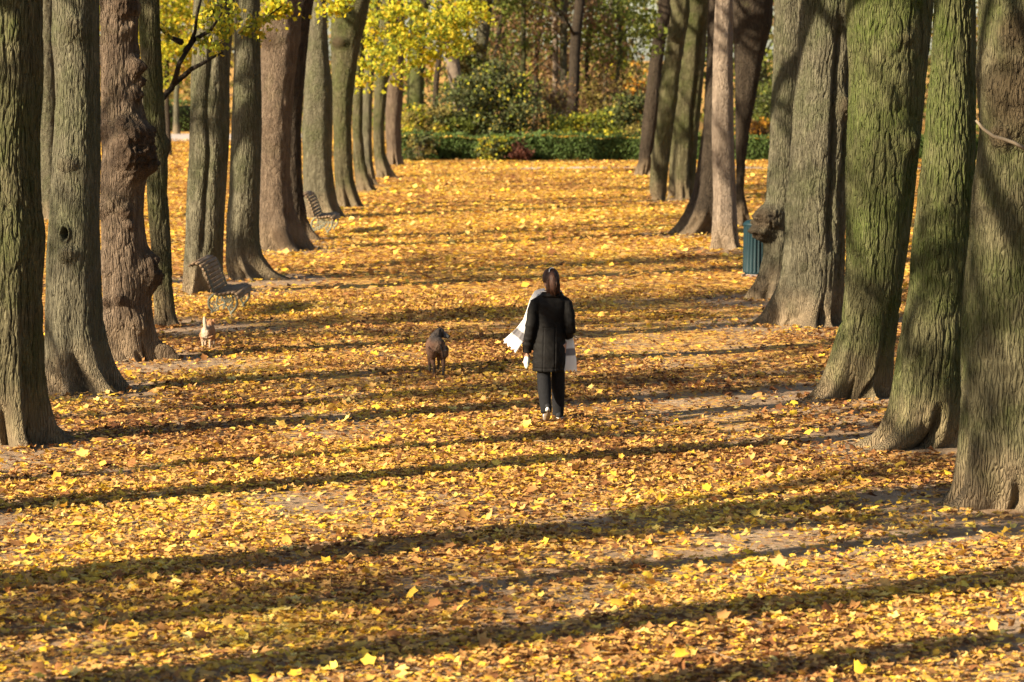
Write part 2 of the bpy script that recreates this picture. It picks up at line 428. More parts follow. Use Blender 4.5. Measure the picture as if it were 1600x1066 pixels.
# leaf clouds ---------------------------------------------------------
KITE = np.array([(0, -.5, 0), (.42, -.05, .10), (0, .5, 0), (-.42, -.05, .10), (0, -.05, -.02)])
KF = np.array([(0, 1, 4), (1, 2, 4), (2, 3, 4), (3, 0, 4)])
def rand_rot(n, rs, tilt=None):
    if tilt is None:
        q = rs.normal(size=(n, 4)); q /= np.linalg.norm(q, axis=1)[:, None]
    else:
        yaw = rs.uniform(0, 2 * np.pi, n); ta = rs.uniform(0, 2 * np.pi, n); t = tilt
        q1 = np.stack([np.cos(t / 2), np.sin(t / 2) * np.cos(ta), np.sin(t / 2) * np.sin(ta), 0 * t], 1)
        q2 = np.stack([np.cos(yaw / 2), 0 * yaw, 0 * yaw, np.sin(yaw / 2)], 1)
        w1, x1, y1, z1 = q1.T; w2, x2, y2, z2 = q2.T
        q = np.stack([w1*w2-x1*x2-y1*y2-z1*z2, w1*x2+x1*w2+y1*z2-z1*y2, w1*y2-x1*z2+y1*w2+z1*x2, w1*z2+x1*y2-y1*x2+z1*w2], 1)
    w, x, y, z = q.T
    return np.stack([np.stack([1-2*(y*y+z*z), 2*(x*y-z*w), 2*(x*z+y*w)], -1), np.stack([2*(x*y+z*w), 1-2*(x*x+z*z), 2*(y*z-x*w)], -1),
                     np.stack([2*(x*z-y*w), 2*(y*z+x*w), 1-2*(x*x+y*y)], -1)], 1)
def leaf_cloud(name, P, size, mat, parent, seed=1, rnd=None, shape=(KITE, KF), tilt=None):
    rs = np.random.default_rng(seed); P = np.asarray(P, float); n = len(P)
    S, SF = shape; k = len(S)
    sz = (size * rs.uniform(.65, 1.25, n)) if np.isscalar(size) else size
    M = rand_rot(n, rs, tilt)
    V = np.einsum('nij,nkj->nki', M, S[None] * sz[:, None, None]) + P[:, None]
    F = (SF[None] + (np.arange(n) * k)[:, None, None]).reshape(-1, SF.shape[1])
    r = rs.uniform(0, 1, n) if rnd is None else rnd
    return mesh_np(name, V.reshape(-1, 3), F, mat, parent, True, {'rnd': ('POINT', np.repeat(r, k))})
def clumps(rs, c, rad, n_cl, n_leaf, cl_r):
    """points: leaves in clumps spread through an ellipsoid"""
    u = rs.normal(size=(n_cl, 3)); u /= np.linalg.norm(u, axis=1)[:, None]
    cc = np.array(c) + u * (rs.uniform(.1, 1, n_cl) ** .45)[:, None] * np.array(rad)
    w = rs.integers(0, n_cl, n_leaf)
    sc = rs.uniform(.5, 1.4, n_cl)[w]
    return cc[w] + rs.normal(size=(n_leaf, 3)) * (cl_r * sc)[:, None] * np.array([1, 1, .6])

# crowns (limbs + foliage), shared mesh data ----------------------------
def crown_data(seed, mat, nleaf=26, leaf=.14, bark=None):
    rs = random.Random(seed); mb = MB(); tips = []
    def grow(p, d, r, L, depth):
        pts = [p]; q = p; dd = d
        for i in range(4):
            dd = (dd + Vector((rs.uniform(-.16, .16), rs.uniform(-.16, .16), rs.uniform(-.02, .12)))).normalized()
            q = q + dd * (L / 4); pts.append(q)
        mb.tube(pts, [r * (1 - .11 * i) for i in range(5)], 7 if depth < 2 else 4, caps=False)
        if depth >= 2: tips.append(pts[3])
        if depth >= 4: tips.append(q); return
        for k in range(3 if depth else 4):
            a = rs.uniform(.35, .8); ax = dd.cross(Vector((rs.uniform(-1, 1), rs.uniform(-1, 1), rs.uniform(-1, 1)))).normalized()
            grow(q if k < 2 else pts[3], (Matrix.Rotation(a, 3, ax) @ dd), r * (.62 if k else .7), L * .74, depth + 1)
    for k in range(4):
        a = k * math.pi / 2 + rs.uniform(-.4, .4)
        grow(Vector((0, 0, -.15)), Vector((math.cos(a) * .55, math.sin(a) * .55, 1)).normalized(), .17, 2.9, 1)
    limbs = mb.build('limbs', bark or BK['dark'])
    r2 = np.random.default_rng(seed); T = np.array([tuple(t) for t in tips])
    w = r2.integers(0, len(T), len(T) * nleaf); P = T[w] + r2.normal(size=(len(w), 3)) * .42
    fol = leaf_cloud('foliage', P, leaf, mat, None, seed)
    L, Fo = limbs.data, fol.data
    bpy.data.objects.remove(limbs); bpy.data.objects.remove(fol)
    return L, Fo
CR = [crown_data(11, YEL, 4), crown_data(12, YGR, 3), crown_data(13, YEL, 4), crown_data(14, ORG, 3)]
CR_THIN = [crown_data(15, YEL, 1), crown_data(16, ORG, 1)]
CR_FULL = [crown_data(17, YEL, 16, .17), crown_data(18, YGR, 14, .17)]  # crowns made dense out of view to hold back sky light
def add_crown(root, k, x, z, s, rz, C_=None):
    C_ = C_ or CR
    for nm, me in zip(('limbs', 'foliage'), C_[k % len(C_)]):
        o = bpy.data.objects.new(nm, me); COL.objects.link(o); o.parent = root
        o.location = (x, 0, z); o.scale = (s, s, s * .9); o.rotation_euler = (0, 0, rz)

# rows: outline tables measured on the photograph: base y, [(y, left, right) ...] from the top down
ROWS = {
'L1': dict(b=700, m='olive', p=[(0,-36,66),(100,-36,65),(200,-38,62),(300,-38,66),(370,-38,72),(440,-40,68),(560,-40,70),(600,-42,75),(640,-45,82),(670,-55,92),(700,-70,112)],
  label='mossy trunk cut by the left edge of the photo, nearest of the left row', ridge=.012),
'L2': dict(b=617, m='grey', p=[(0,82,153),(60,80,154),(100,85,155),(150,87,156),(200,84,157),(250,80,159),(300,77,158),(400,74,156),(450,73,157),(500,72,160),(540,71,168),(570,70,178),(590,70,190),(617,68,208)],
  holes=[(107,363,.035,.14,1.7)], burls=[(120,45,.13,.05,1.2),(108,255,.12,.05,.8),(112,395,.11,.05,.8)], label='greenish trunk with a dark oval hollow, second of the left row'),
'L3': dict(b=567, m='pink', p=[(0,156,218),(60,157,216),(120,157,219),(150,158,221),(200,158,228),(240,160,234),(270,158,230),(300,157,226),(340,158,224),(380,158,228),(430,159,232),(470,161,234),(500,162,238),(530,162,246),(555,160,262),(567,160,274)],
  burls=[(217,232,.27,.22,1.45),(212,106,.09,.13,1.3),(218,128,.07,.10,1.0),(214,148,.09,.11,1.0),(200,12,.16,.10,.9),(196,190,.08,.06,1.0),(236,262,.10,.08,1.0),(246,205,.08,.07,1.0),(234,425,.17,.15,1.5),(262,550,.13,.12,.9),(190,465,.07,.08,1.0),(172,470,.07,.06,1.0),(161,205,.08,.06,1.3),(162,330,.07,.07,1.5),(200,330,.08,.06,1),(205,350,.06,.05,1),(170,535,.09,.05,1.2)],
  ridge=.008, knob=.06, label='brown trunk covered in big round burls beside the small tan dog'),
'L4': dict(b=513, m='olive', p=[(0,216,249),(100,221,252),(200,226,258),(232,228,262),(300,230,262),(400,236,268),(450,239,271),(490,241,275),(513,238,283)],
  burls=[(262,228,.07,.06,1.5)], label='slim trunk with a thin side branch, between the burled trunk and the bench'),
'L5': dict(b=461, m='grey', p=[(0,302,366),(50,300,364),(100,299,361),(200,297,358),(250,296,356),(300,293,354),(350,291,352),(400,289,350),(440,286,350),(461,283,353)],
  grooves=[(.0,.07,.05,.6,4.2)], label='twin fused grey trunk directly behind the slatted bench'),
'L6': dict(b=439, m='grey', p=[(0,366,406),(100,366,407),(200,362,409),(300,358,406),(350,354,404),(380,353,405),(400,352,410),(420,354,424),(430,357,436),(439,358,452)],
  label='straight grey trunk with a flared mossy foot, right of the near bench'),
'L7': dict(b=392, m='pink', p=[(0,410,471),(50,409,470),(100,408,463),(150,408,458),(200,407,455),(280,406,452),(330,405,460),(360,404,472),(380,403,486),(392,402,496)], burls=[(440,370,.22,.10,1.0),(420,60,.2,.08,1)], knob=.03, ridge=.008,
  label='thick pinkish brown trunk with a knotted foot, left of the far bench'),
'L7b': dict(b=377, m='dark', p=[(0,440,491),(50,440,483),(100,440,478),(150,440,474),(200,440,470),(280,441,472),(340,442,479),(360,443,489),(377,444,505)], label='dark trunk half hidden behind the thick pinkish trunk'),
'L8': dict(b=341, m='grey', p=[(0,489,509),(50,483,511),(100,478,515),(130,476,519),(200,472,519),(250,473,519),(280,473,522),(300,474,525),(320,475,530),(341,475,542)], label='pale grey leaning trunk rising behind the far bench'),
'L9': dict(b=325, m='olive', p=[(0,532,578),(30,516,572),(60,517,565),(100,518,558),(150,519,551),(200,521,548),(240,521,550),(280,523,553),(300,525,558),(325,528,567)], burls=[(530,66,.2,.1,.7)], label='brown trunk that leans right as it rises, next beyond the far bench'),
'L10': dict(b=300, m='olive', p=[(60,546,572),(100,548,568),(150,551,567),(200,551,566),(250,552,570),(280,555,577),(300,557,590)], label='slender mossy trunk, third beyond the far bench in the left row'),
'L11': dict(b=291, m='grey', p=[(30,572,594),(100,570,585),(150,567,582),(200,566,581),(250,569,582),(280,574,587),(291,578,592)], label='thin grey trunk under the yellow leaves, fourth beyond the far bench'),
'L12': dict(b=278, m='olive', p=[(30,590,622),(80,589,620),(130,585,606),(200,583,600),(240,584,602),(260,586,610),(278,588,621)], label='olive trunk with a swept foot, last but one of the left row'),
'L13': dict(b=259, m='pink', p=[(60,604,633),(130,603,630),(200,602,627),(240,604,628),(259,604,632)], label='reddish brown trunk at the far end of the left row by the hedge'),
'R1': dict(b=803, m='olive', p=[(0,1530,1668),(100,1526,1665),(200,1530,1662),(300,1520,1660),(350,1516,1658),(400,1512,1656),(500,1505,1658),(600,1503,1662),(660,1501,1668),(700,1497,1675),(730,1491,1682),(760,1484,1690),(785,1470,1700),(803,1440,1715)],
  burls=[(1580,150,.30,.10,1.3),(1560,210,.12,.08,1.0),(1585,50,.2,.08,1.0)], grooves=[(.02,.24,.075,-.3,.42)], ridge=.008, ridge_f=19, knob=.012, label='massive trunk cut by the right edge of the photo, with dark knots high up'),
'R2': dict(b=706, m='moss', p=[(0,1460,1524),(100,1455,1523),(200,1445,1523),(300,1435,1522),(400,1425,1518),(450,1420,1514),(500,1410,1512),(550,1402,1512),(600,1395,1514),(640,1386,1518),(670,1372,1522),(690,1350,1526),(706,1315,1530)],
  grooves=[(.28,.22,.06,-.3,.50)], ridge=.011, label='evenly sunlit green trunk, second from the right edge'),
'R3': dict(b=626, m='moss', p=[(0,1322,1458),(100,1324,1450),(200,1325,1440),(300,1325,1428),(400,1322,1418),(450,1319,1411),(500,1314,1403),(550,1300,1398),(580,1290,1396),(605,1276,1396),(626,1262,1397)],
  burls=[(1422,225,.12,.05,1.2),(1405,60,.1,.04,.7)], grooves=[(.55,.05,.08,-.2,1.2)], ridge=.013, ridge_f=19, label='very broad ridged trunk with a green moss patch, third from the right edge'),
'R4': dict(b=511, m='grey', p=[(0,1247,1345),(100,1245,1332),(200,1238,1327),(300,1230,1322),(400,1226,1322),(440,1221,1322),(470,1206,1322),(495,1190,1322),(511,1172,1324)],
  grooves=[(.45,.09,.06,1.0,4.6),(.85,.06,.05,.5,4.0)], burls=[(1318,165,.16,.10,1.2)], ridge=.012, label='wide dark furrowed trunk with a deep crack, left of the broad ridged trunk'),
'R5': dict(b=469, m='grey', p=[(0,1209,1262),(100,1208,1258),(200,1203,1250),(300,1197,1244),(330,1196,1240),(400,1192,1236),(420,1187,1236),(440,1178,1236),(469,1158,1240)],
  burls=[(1199,342,.20,.24,1.1),(1197,366,.12,.20,1.0)], label='pale trunk with a brown burl hiding part of the litter bin'),
'R6': dict(b=392, m='pale', p=[(0,1118,1145),(100,1113,1145),(200,1112,1146),(300,1114,1150),(350,1113,1153),(380,1111,1156),(392,1108,1161)], ridge=.004, label='slim pale smooth trunk standing left of the litter bin'),
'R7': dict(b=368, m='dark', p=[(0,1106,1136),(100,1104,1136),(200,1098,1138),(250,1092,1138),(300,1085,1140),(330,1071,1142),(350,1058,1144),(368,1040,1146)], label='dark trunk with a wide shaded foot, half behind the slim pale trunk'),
'R8': dict(b=312, m='olive', p=[(0,1060,1112),(50,1061,1104),(100,1058,1100),(150,1053,1096),(200,1048,1092),(250,1046,1088),(290,1044,1087),(312,1042,1090)], grooves=[(.5,.08,.06,.2,5)], label='broad double trunk in the right row, behind the wide shaded foot'),
'R9': dict(b=316, m='olive', p=[(20,1048,1078),(100,1037,1064),(150,1030,1058),(200,1025,1052),(250,1018,1046),(290,1014,1042),(316,1018,1040)], knob=.05, label='knotty brown leaning trunk, last but one of the right row'),
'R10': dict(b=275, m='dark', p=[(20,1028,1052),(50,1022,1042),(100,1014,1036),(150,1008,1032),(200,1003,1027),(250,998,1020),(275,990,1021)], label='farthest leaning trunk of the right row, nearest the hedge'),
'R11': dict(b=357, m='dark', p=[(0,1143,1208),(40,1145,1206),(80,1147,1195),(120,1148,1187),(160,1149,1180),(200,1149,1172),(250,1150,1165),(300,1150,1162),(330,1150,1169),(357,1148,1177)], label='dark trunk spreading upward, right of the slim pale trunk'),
}
TREE_POS = []
ROOT = {}
def build_row_tree(key, q, idx):
    base = q['b']; P = sorted(q['p'], key=lambda r: -r[0])
    gx, gy = ground(P[0][1], base)
    # body half width -> centre distance
    mid = P[len(P) // 2]; a, _ = at(mid[1], mid[0], gy); b, _ = at(mid[2], mid[0], gy)
    d = gy + (b - a) / 2 * 1.05
    zs, xl, xr = [], [], []
    for (y, l, r_) in P:
        x1, z1 = at(l, y, d); x2, _ = at(r_, y, d); zs.append(max(z1, 0) if y >= base - 1 else z1); xl.append(x1); xr.append(x2)
    if zs[0] > .02: zs = [0.0] + zs; xl = [xl[0] - .03] + xl; xr = [xr[0] + .03] + xr
    zs = [-.3] + zs; xl = [xl[0] - .10] + xl; xr = [xr[0] + .10] + xr
    x0 = (xl[3] + xr[3]) / 2
    root = empty('tree', (x0, d, 0)); ROOT[key] = root
    tag(root, q['label'], 'tree', 'tall trees lining the avenue')
    cv = lambda L: [(at(px, py, d)[0], at(px, py, d)[1], r, h, s) for (px, py, r, h, s) in L]
    top = 7.2 + .5 * math.sin(idx * 3.7) + (1.0 if d > 70 else 0)
    o, (cx, hw) = trunk_mesh(key, zs, xl, xr, BK[q['m']], root, d, idx * 7 + 3, burls=cv(q.get('burls', [])), holes=cv(q.get('holes', [])),
        grooves=q.get('grooves', ()), ridge=q.get('ridge', .006 if q['m'] == 'grey' else .010), ridge_f=q.get('ridge_f', 22.), knob=q.get('knob', 0.0), top=top, fine=d < 56, x0=x0)
    add_crown(root, idx, cx, top, .8 + .25 * min(hw, .5) + .15 * math.sin(idx), idx * 1.3, CR_FULL if key[0] == 'R' else None)
    TREE_POS.append((x0, d, (xr[1] - xl[1]) / 2))
for i, (k, q) in enumerate(ROWS.items()): build_row_tree(k, q, i)

# trees just outside the frame (their shadows fall across the picture) and behind the left row
gz = [-.3, 0, .12, .35, .8, 2.5, 5, 7]; gw = [.62, .50, .42, .36, .33, .30, .29, .27]
proto = empty('tree', (0, 0, 0))
tr_o, _ = trunk_mesh('g', gz, [-w for w in gw], gw, BK['grey'], proto, 0, 99, top=7.4, fine=False, x0=0)
tr_me = tr_o.data
def generic_tree(x, y, s, k, label, group, w=1.0, crown=None):
    global proto
    if proto: root = proto; proto = None; root.location = (x, y, 0); tr_o.scale = (s * w, s * w, s); root.rotation_euler = (0, 0, k)
    else:
        root = empty('tree', (x, y, 0), k); t = bpy.data.objects.new('trunk', tr_me); COL.objects.link(t); t.parent = root; t.scale = (s * w, s * w, s)
    tag(root, label, 'tree', group)
    add_crown(root, k, 0, 7.4 * s, s, k * 1.9, crown or CR_THIN)
    TREE_POS.append((x, y, .5 * s))
for i, (x, y) in enumerate([(-5.2, 25.2), (-5.3, 21.0), (-5.1, 18.95), (-5.2, 16.7), (-5.3, 14.5), (-5.2, 10.5), (-5.2, 6.5), (4.4, 20.5)]):
    generic_tree(x, y, .95 + .1 * math.sin(i * 2.3), i + 1, 'avenue tree standing beside the camera outside the photo', 'avenue trees beside the camera', (.95, 1.15, .7, 1.05, .85, .8, .9, 1.)[i])
OUT = [(-13.5, 21.9, .9), (-17.5, 33.6, .85), (-14, 15.4, .9), (-14, 2, .9), (-13.2, 27, .8), (-14.3, 36, .9), (-13.8, 47, .9), (-14.5, 58, .9), (-22, 8.5, .8), (-23, 31, .9), (-20, 23.5, .8), (-22, 43, .9)]
for i, (x, y, s) in enumerate(OUT):
    generic_tree(x, y, s, i + 3, 'park tree standing off to the left outside the photo', 'park trees left of the avenue', .6)
for i, (x, y) in enumerate([(12, 8), (13, 22), (12.5, 36), (13.5, 52), (14, 70), (21, 14), (22, 30), (21, 48), (23, 66), (12, -6)]):  # unseen trees added to cover the open sky on the right
    generic_tree(x, y, .95 + .1 * math.sin(i * 1.7), i, 'unseen tree added right of the avenue to block the sky', 'unseen sky blocking trees right of the avenue', .9, CR_FULL)
# distant trunks seen between the trunks of the left row
for i, (px, by, s, lb) in enumerate([(77, 345, .85, 'pale distant trunk seen between the two nearest left trunks'),
                                     (392, 236, 1.0, 'distant park tree behind the straight grey trunk'), (232, 240, .9, 'distant park tree behind the slim branched trunk')]):
    x, y = ground(px, by); generic_tree(x, y, s, i + 5, lb, 'distant park trees beyond the left row')

make_ground()
# ------------------------------------------------------------------ fallen leaves
ang = np.linspace(0, 2 * np.pi, 11)[:-1]
rad_m = np.array([.56, .37, .50, .34, .44, .24, .44, .34, .50, .37])
MAPLE = np.vstack([np.c_[np.cos(ang + np.pi / 2) * rad_m, np.sin(ang + np.pi / 2) * rad_m, [.10, .0, .06, -.03, .09, 0, .02, -.04, .11, .02]], [[0, -.03, -.05]]])
MF = np.array([(10, i, (i + 1) % 10) for i in range(10)])
CURL = MAPLE.copy(); CURL[:, 2] = .9 * CURL[:, 0] ** 2 + .25 * CURL[:, 1]; CURL[:, 0] *= .72
def litter():
    rs = np.random.default_rng(5)
    def sample(n, y0, y1, extra):
        u = rs.uniform(0, 1, n); y = np.sqrt(y0 ** 2 + u * (y1 ** 2 - y0 ** 2))
        x = rs.uniform(-1, 1, n) * (y * .174 + extra)
        return x, y
    def keep(x, y):
        cov = .68 + .85 * fbm(x * .5 + 3, y * .42, 1.7, 3) + .25 * vnoise(x * 2.2, y * 1.4, 5.)
        cov += np.clip((y - 52) / 20, 0, .5); cov -= .6 * (np.abs(y - (104.5 - .012 * x + .25 * np.sin(x * .3))) < .75) * (x > 2)
        # trodden bare earth in the middle distance and along the right row
        e = np.exp(-((y - 41) / 9) ** 2); cov -= e * (.22 + .40 * np.exp(-((x - 3.2) / 1.7) ** 2))
        cov -= .35 * np.exp(-((x - 3.6) / 1.0) ** 2) * np.exp(-((y - 19.5) / 2.0) ** 2)
        nz_ = vnoise(x * 1.6, y * 1.2, 2.2)
        for (tx, ty, r) in TREE_POS:
            dd = np.hypot(x - tx, (y - ty)); cov -= .9 * np.exp(-(dd / (r + .45 + .3 * nz_)) ** 4)
            sdx = x - tx + .1; cov -= .35 * np.exp(-((x - tx) / 1.4) ** 2 - ((y - ty + .3) / .8) ** 2)
        return cov
    def prune(x, y):
        c = keep(x, y); k = rs.uniform(0, 1, len(x)) < np.clip(c, .10, 1); 
        for (tx, ty, r) in TREE_POS:
            k &= np.hypot(x - tx, y - ty) > r * .8
        return x[k], y[k]
    def tone(x, y):
        b = .475 + .34 * fbm(x * .6, y * .35, 8.8, 3) + .10 * np.clip((y - 46) / 22, 0, 1) - .13 * np.exp(-((y - 37) / 9) ** 2)
        return np.clip(b + rs.normal(0, .26, len(x)), 0, 1) * .97 + .03 * (rs.uniform(0, 1, len(x)) - 1)
    parts = []
    x, y = sample(112000, 16.5, 30, 1.2); parts.append((x, y, .068, True))
    x, y = sample(180000, 30, 50, 1.5); parts.append((x, y, .072, True))
    x, y = sample(380000, 50, 140, 2.0); parts.append((x, y, .092, False))
    Vs, F3, rn = [], [], []; off = 0
    px_, py_ = [], []
    for (tx, ty, r) in TREE_POS:
        if ty > 75: continue
        k = 150; a = rs.uniform(0, 2 * np.pi, k); q = r * 1.0 + np.abs(rs.normal(0, .22, k)) * (1 + .8 * np.sin(a * 3 + tx)); px_.append(tx + q * np.cos(a)); py_.append(ty + q * np.sin(a) * .9)
    parts.append((np.concatenate(px_), np.concatenate(py_), .072, True))
    for pi_, (x, y, size, hi) in enumerate(parts):
        if pi_ < 3: x, y = prune(x, y)
        n = len(x)
        z = gh(x, y) + rs.uniform(.008, .04, n)
        sz = size * rs.lognormal(0, .36, n).clip(.4, 2.0)
        tilt = np.abs(rs.normal(0, .15, n)); st = rs.uniform(0, 1, n) < .025; tilt[st] = rs.uniform(.4, 1.0, st.sum())
        z += np.sin(tilt) * sz * .35
        M = rand_rot(n, rs, tilt)
        if hi:
            w = rs.uniform(0, 1, n)[:, None, None]; w = np.clip(w * 1.4 - .3, 0, 1)
            S = MAPLE[None] * (1 - w) + CURL[None] * w
            S = S * np.where(rs.uniform(0, 1, n) < .5, -1., 1.)[:, None, None] ** np.array([0, 0, 1])[None, None] * 1.0
            S = S * np.stack([rs.uniform(.6, 1.1, n), rs.uniform(.8, 1.1, n), rs.uniform(.4, 1.8, n)], 1)[:, None]; SF = MF
        else:
            S = np.repeat(KITE[None] * np.array([1.1, 1, 1.2]), n, 0); SF = KF
        V = np.einsum('nij,nkj->nki', M, S * sz[:, None, None]) + np.stack([x, y, z], 1)[:, None]
        k = S.shape[1]
        Vs.append(V.reshape(-1, 3)); F3.append((SF[None] + (np.arange(n) * k)[:, None, None]).reshape(-1, 3) + off); off += n * k
        rn.append(np.repeat(tone(x, y), k))
    o = mesh_np('fallen_leaves', np.vstack(Vs), np.vstack(F3), LITTER, None, True, {'rnd': ('POINT', np.concatenate(rn))})
    tag(o, 'yellow and brown maple leaves strewn over the whole avenue', 'fallen leaves', kind='stuff')
litter()
def twigs():
    rr = random.Random(8); mb = MB()
    for k in range(260):
        y = math.sqrt(rr.uniform(17 ** 2, 55 ** 2)); x = rr.uniform(-1, 1) * (y * .17 + .5); a = rr.uniform(0, 3.14); L = rr.uniform(.08, .32); z = float(gh(x, y)) + .035
        m_ = (x + L * .5 * math.cos(a) + rr.uniform(-.02, .02), y + L * .5 * math.sin(a), z + rr.uniform(0, .03))
        mb.tube([(x, y, z), m_, (x + L * math.cos(a), y + L * math.sin(a), z + rr.uniform(-.01, .03))], [.004, .0035, .002], 5)
    o = mb.build('fallen_twigs', plain_noise_mat('dry_twigs', (.16, .11, .07), (.38, .29, .19), 8)); tag(o, 'thin dry twigs scattered among the fallen leaves', 'twigs', kind='stuff')
twigs()
# a few bright leaves that stand out
spots = [(467,718),(540,665),(438,672),(128,715),(1418,998),(880,560),(735,575),(1138,430),(762,690),(512,858),(1240,905)]
for i, (px, py) in enumerate(spots[:4] + spots[4:5]):
    x, y = ground(px, py)
    o = leaf_cloud('maple_leaf', [(0, 0, 0)], np.array([.2 if i == 0 else .15]), LITTER, None, 40 + i, np.array([.86 if i != 4 else .95]), (MAPLE, MF), np.array([.75]))
    o.location = (x, y, float(gh(x, y)) + .06)
    tag(o, ['largest bright yellow maple leaf standing up, left of centre', 'bright yellow fallen leaf left of the dark dog and below it', 'small yellow fallen leaf just left of the bright leaf below the dark dog',
            'yellow fallen leaf beside the nearest left trunk', 'pale cream fallen leaf near the bottom right corner'][i], 'leaf', 'bright single fallen leaves')

# ------------------------------------------------------------------ hanging foliage near the top edge
def bough(key, d, limb_px, blobs, mat, n, leaf=.13, r=.04, seed=1, cl=.22):
    """a side branch with leaves, child of the tree it grows from; all given as photo points at distance d"""
    root = ROOT[key]; ox, oy = root.location.x, root.location.y
    mb = MB()
    for pts in limb_px:
        W = [Vector((at(px, py, d)[0] - ox, d - oy + .3 * math.sin(k * 1.7), at(px, py, d)[1])) for k, (px, py) in enumerate(pts)]
        mb.tube(W, [r * (1 - .75 * k / max(1, len(W) - 1)) for k in range(len(W))], 6)
    b = mb.build('bough', BK['dark'], root)
    rs = np.random.default_rng(seed); P = []
    tot = sum(bl[2] * bl[3] for bl in blobs)
    for (px, py, rx, ry) in blobs:
        m = max(8, int(n * rx * ry / tot)); x, z = at(px, py, d); sx = rx * d / FPX; sz = ry * d / FPX
        P.append(clumps(rs, (x - ox, d - oy, z), (sx, max(sx, sz) * 1.2, sz), max(3, m // 26), m, cl * .6))
    leaf_cloud('leaves', np.vstack(P), leaf, mat, b, seed)
bough('L10', 84, [[(562,-20),(600,30),(660,52),(720,78)], [(570,60),(610,90),(640,118)], [(640,-10),(700,20),(740,40)]],
      [(650,20,90,32),(700,48,58,26),(590,100,38,36),(640,82,45,24),(600,45,40,34),(700,90,46,14),(740,12,40,24),(570,120,22,16),(665,110,30,16)], YEL, 2100, .14, .06, 3, .26)
bough('L10', 83, [[(600,-20),(640,30)]], [(640,30,90,34),(600,95,44,34),(700,60,50,30)], YGR, 1500, .13, .02, 13, .3)
bough('L8', 70, [[(500,-10),(520,10)]], [(525,8,22,18)], YEL, 260, .12, .03, 4)
bough('L7', 58, [[(405,-20),(425,10),(440,20)]], [(436,10,22,18)], YEL, 260, .12, .03, 5)
bough('L6', 50, [[(440,10),(410,30),(385,45),(370,58)]], [(395,44,28,14),(420,28,14,10)], YGR, 190, .09, .015, 6, .15)
bough('L4', 43.6, [[(255,152),(265,138),(275,122),(283,100),(291,78),(302,50),(310,25),(316,0),(320,-25)], [(272,130),(285,118),(300,108),(318,100),(334,88),(345,82)], [(290,80),(300,62),(330,48),(350,20)], [(283,66),(262,58),(245,40)]],
      [(335,68,26,16),(350,28,24,20),(330,12,20,12),(345,50,16,10),(262,50,14,10)], YGR, 420, .085, .05, 7, .16)
bough('R8', 83, [[(1090,-20),(1088,2)]], [(1090,4,14,12)], ORG, 60, .13, .02, 8)
bough('R9', 80, [[(1045,40),(1032,60),(1024,78)]], [(1022,74,10,14),(1010,40,26,30)], GRN, 240, .12, .02, 9)
bough('L5', 49, [[(330,-20),(318,30)]], [(320,20,20,22)], YGR, 130, .09, .02, 10, .16)
bough('R1', 25.2, [[(1527,190),(1540,205),(1558,217),(1580,222),(1602,233)]], [], YEL, 0, .1, .012, 11) if False else None

# dead pale twig on the nearest right trunk
mb = MB(); tr = ROOT['R1']
W = [Vector((at(px, py, 25.2)[0] - tr.location.x, 25.2 - tr.location.y, at(px, py, 25.2)[1])) for px, py in [(1525,188),(1536,201),(1552,213),(1566,217),(1584,223),(1604,234)]]
mb.tube(W, [.010, .014, .015, .016, .016, .018], 7); mb.build('dead_twig', plain_noise_mat('pale_dead_wood', (.13,.10,.07), (.21,.17,.12), 20), tr)

# ------------------------------------------------------------------ hedge and shrubs
def box_leaves(rs, x0, x1, y0, y1, h, n, jit=.05):
    L = x1 - x0; W = y1 - y0
    k = rs.uniform(0, 1, n); P = np.zeros((n, 3))
    P[:, 0] = rs.uniform(x0, x1, n)
    fr = k < .55; tp = (k >= .55) & (k < .9); bk = k >= .9
    P[fr, 1] = y0; P[fr, 2] = rs.uniform(.02, h, fr.sum())
    P[tp, 1] = rs.uniform(y0, y1, tp.sum()); P[tp, 2] = h
    P[bk, 1] = y1; P[bk, 2] = rs.uniform(.02, h, bk.sum())
    P += rs.normal(0, jit, P.shape); P[:, 2] += .05 * np.sin(P[:, 0] * 1.3) + .03 * np.sin(P[:, 0] * 4.1)
    P[:, 1] += .12 * vnoise(P[:, 0] * 1.4, P[:, 2] * 2, 0); P[:, 2] = P[:, 2].clip(.02)
    return P
CORE = plain_noise_mat('hedge_core', (.018, .024, .010), (.035, .040, .018), 8)
def hedge(x0, x1, y, h, n, label, seed, yellow_top=True):
    root = empty('hedge', ((x0 + x1) / 2, y, 0)); cx = (x0 + x1) / 2
    tag(root, label, 'hedge', 'clipped hedges at the end of the avenue')
    rs = np.random.default_rng(seed)
    mb = MB(); mb.box((0, .45, h * .46), (x1 - x0 - .1, .7, h * .88)); mb.build('twigs', CORE, root, False)  # a solid dark box fills the hedge behind its leaves
    leaf_cloud('foliage', box_leaves(rs, x0 - cx, x1 - cx, 0, .95, h, n, .10), .10, HGR, root, seed, rs.uniform(0, .93, n))
    if yellow_top:
        m = int((x1 - x0) * 190); P = np.stack([rs.uniform(x0 - cx, x1 - cx, m), rs.uniform(-.02, .95, m), np.full(m, h + .05) + rs.uniform(0, .05, m)], 1)
        P[:, 2] += .05 * np.sin(P[:, 0] * 1.3) + .03 * np.sin(P[:, 0] * 4.1)
        leaf_cloud('fallen_leaves', P, .13, LITTER, root, seed + 1, rs.uniform(.55, .95, m), tilt=np.abs(rs.normal(0, .35, m)))['kind'] = 'stuff'
hedge(-4.3, 24, 113, .80, 52000, 'long green clipped hedge with yellow leaves along its top', 21)
hedge(-60, -15.5, 156, 1.5, 16000, 'dark distant hedge beyond the pale grey road', 23, False)
STEM = BK['dark']
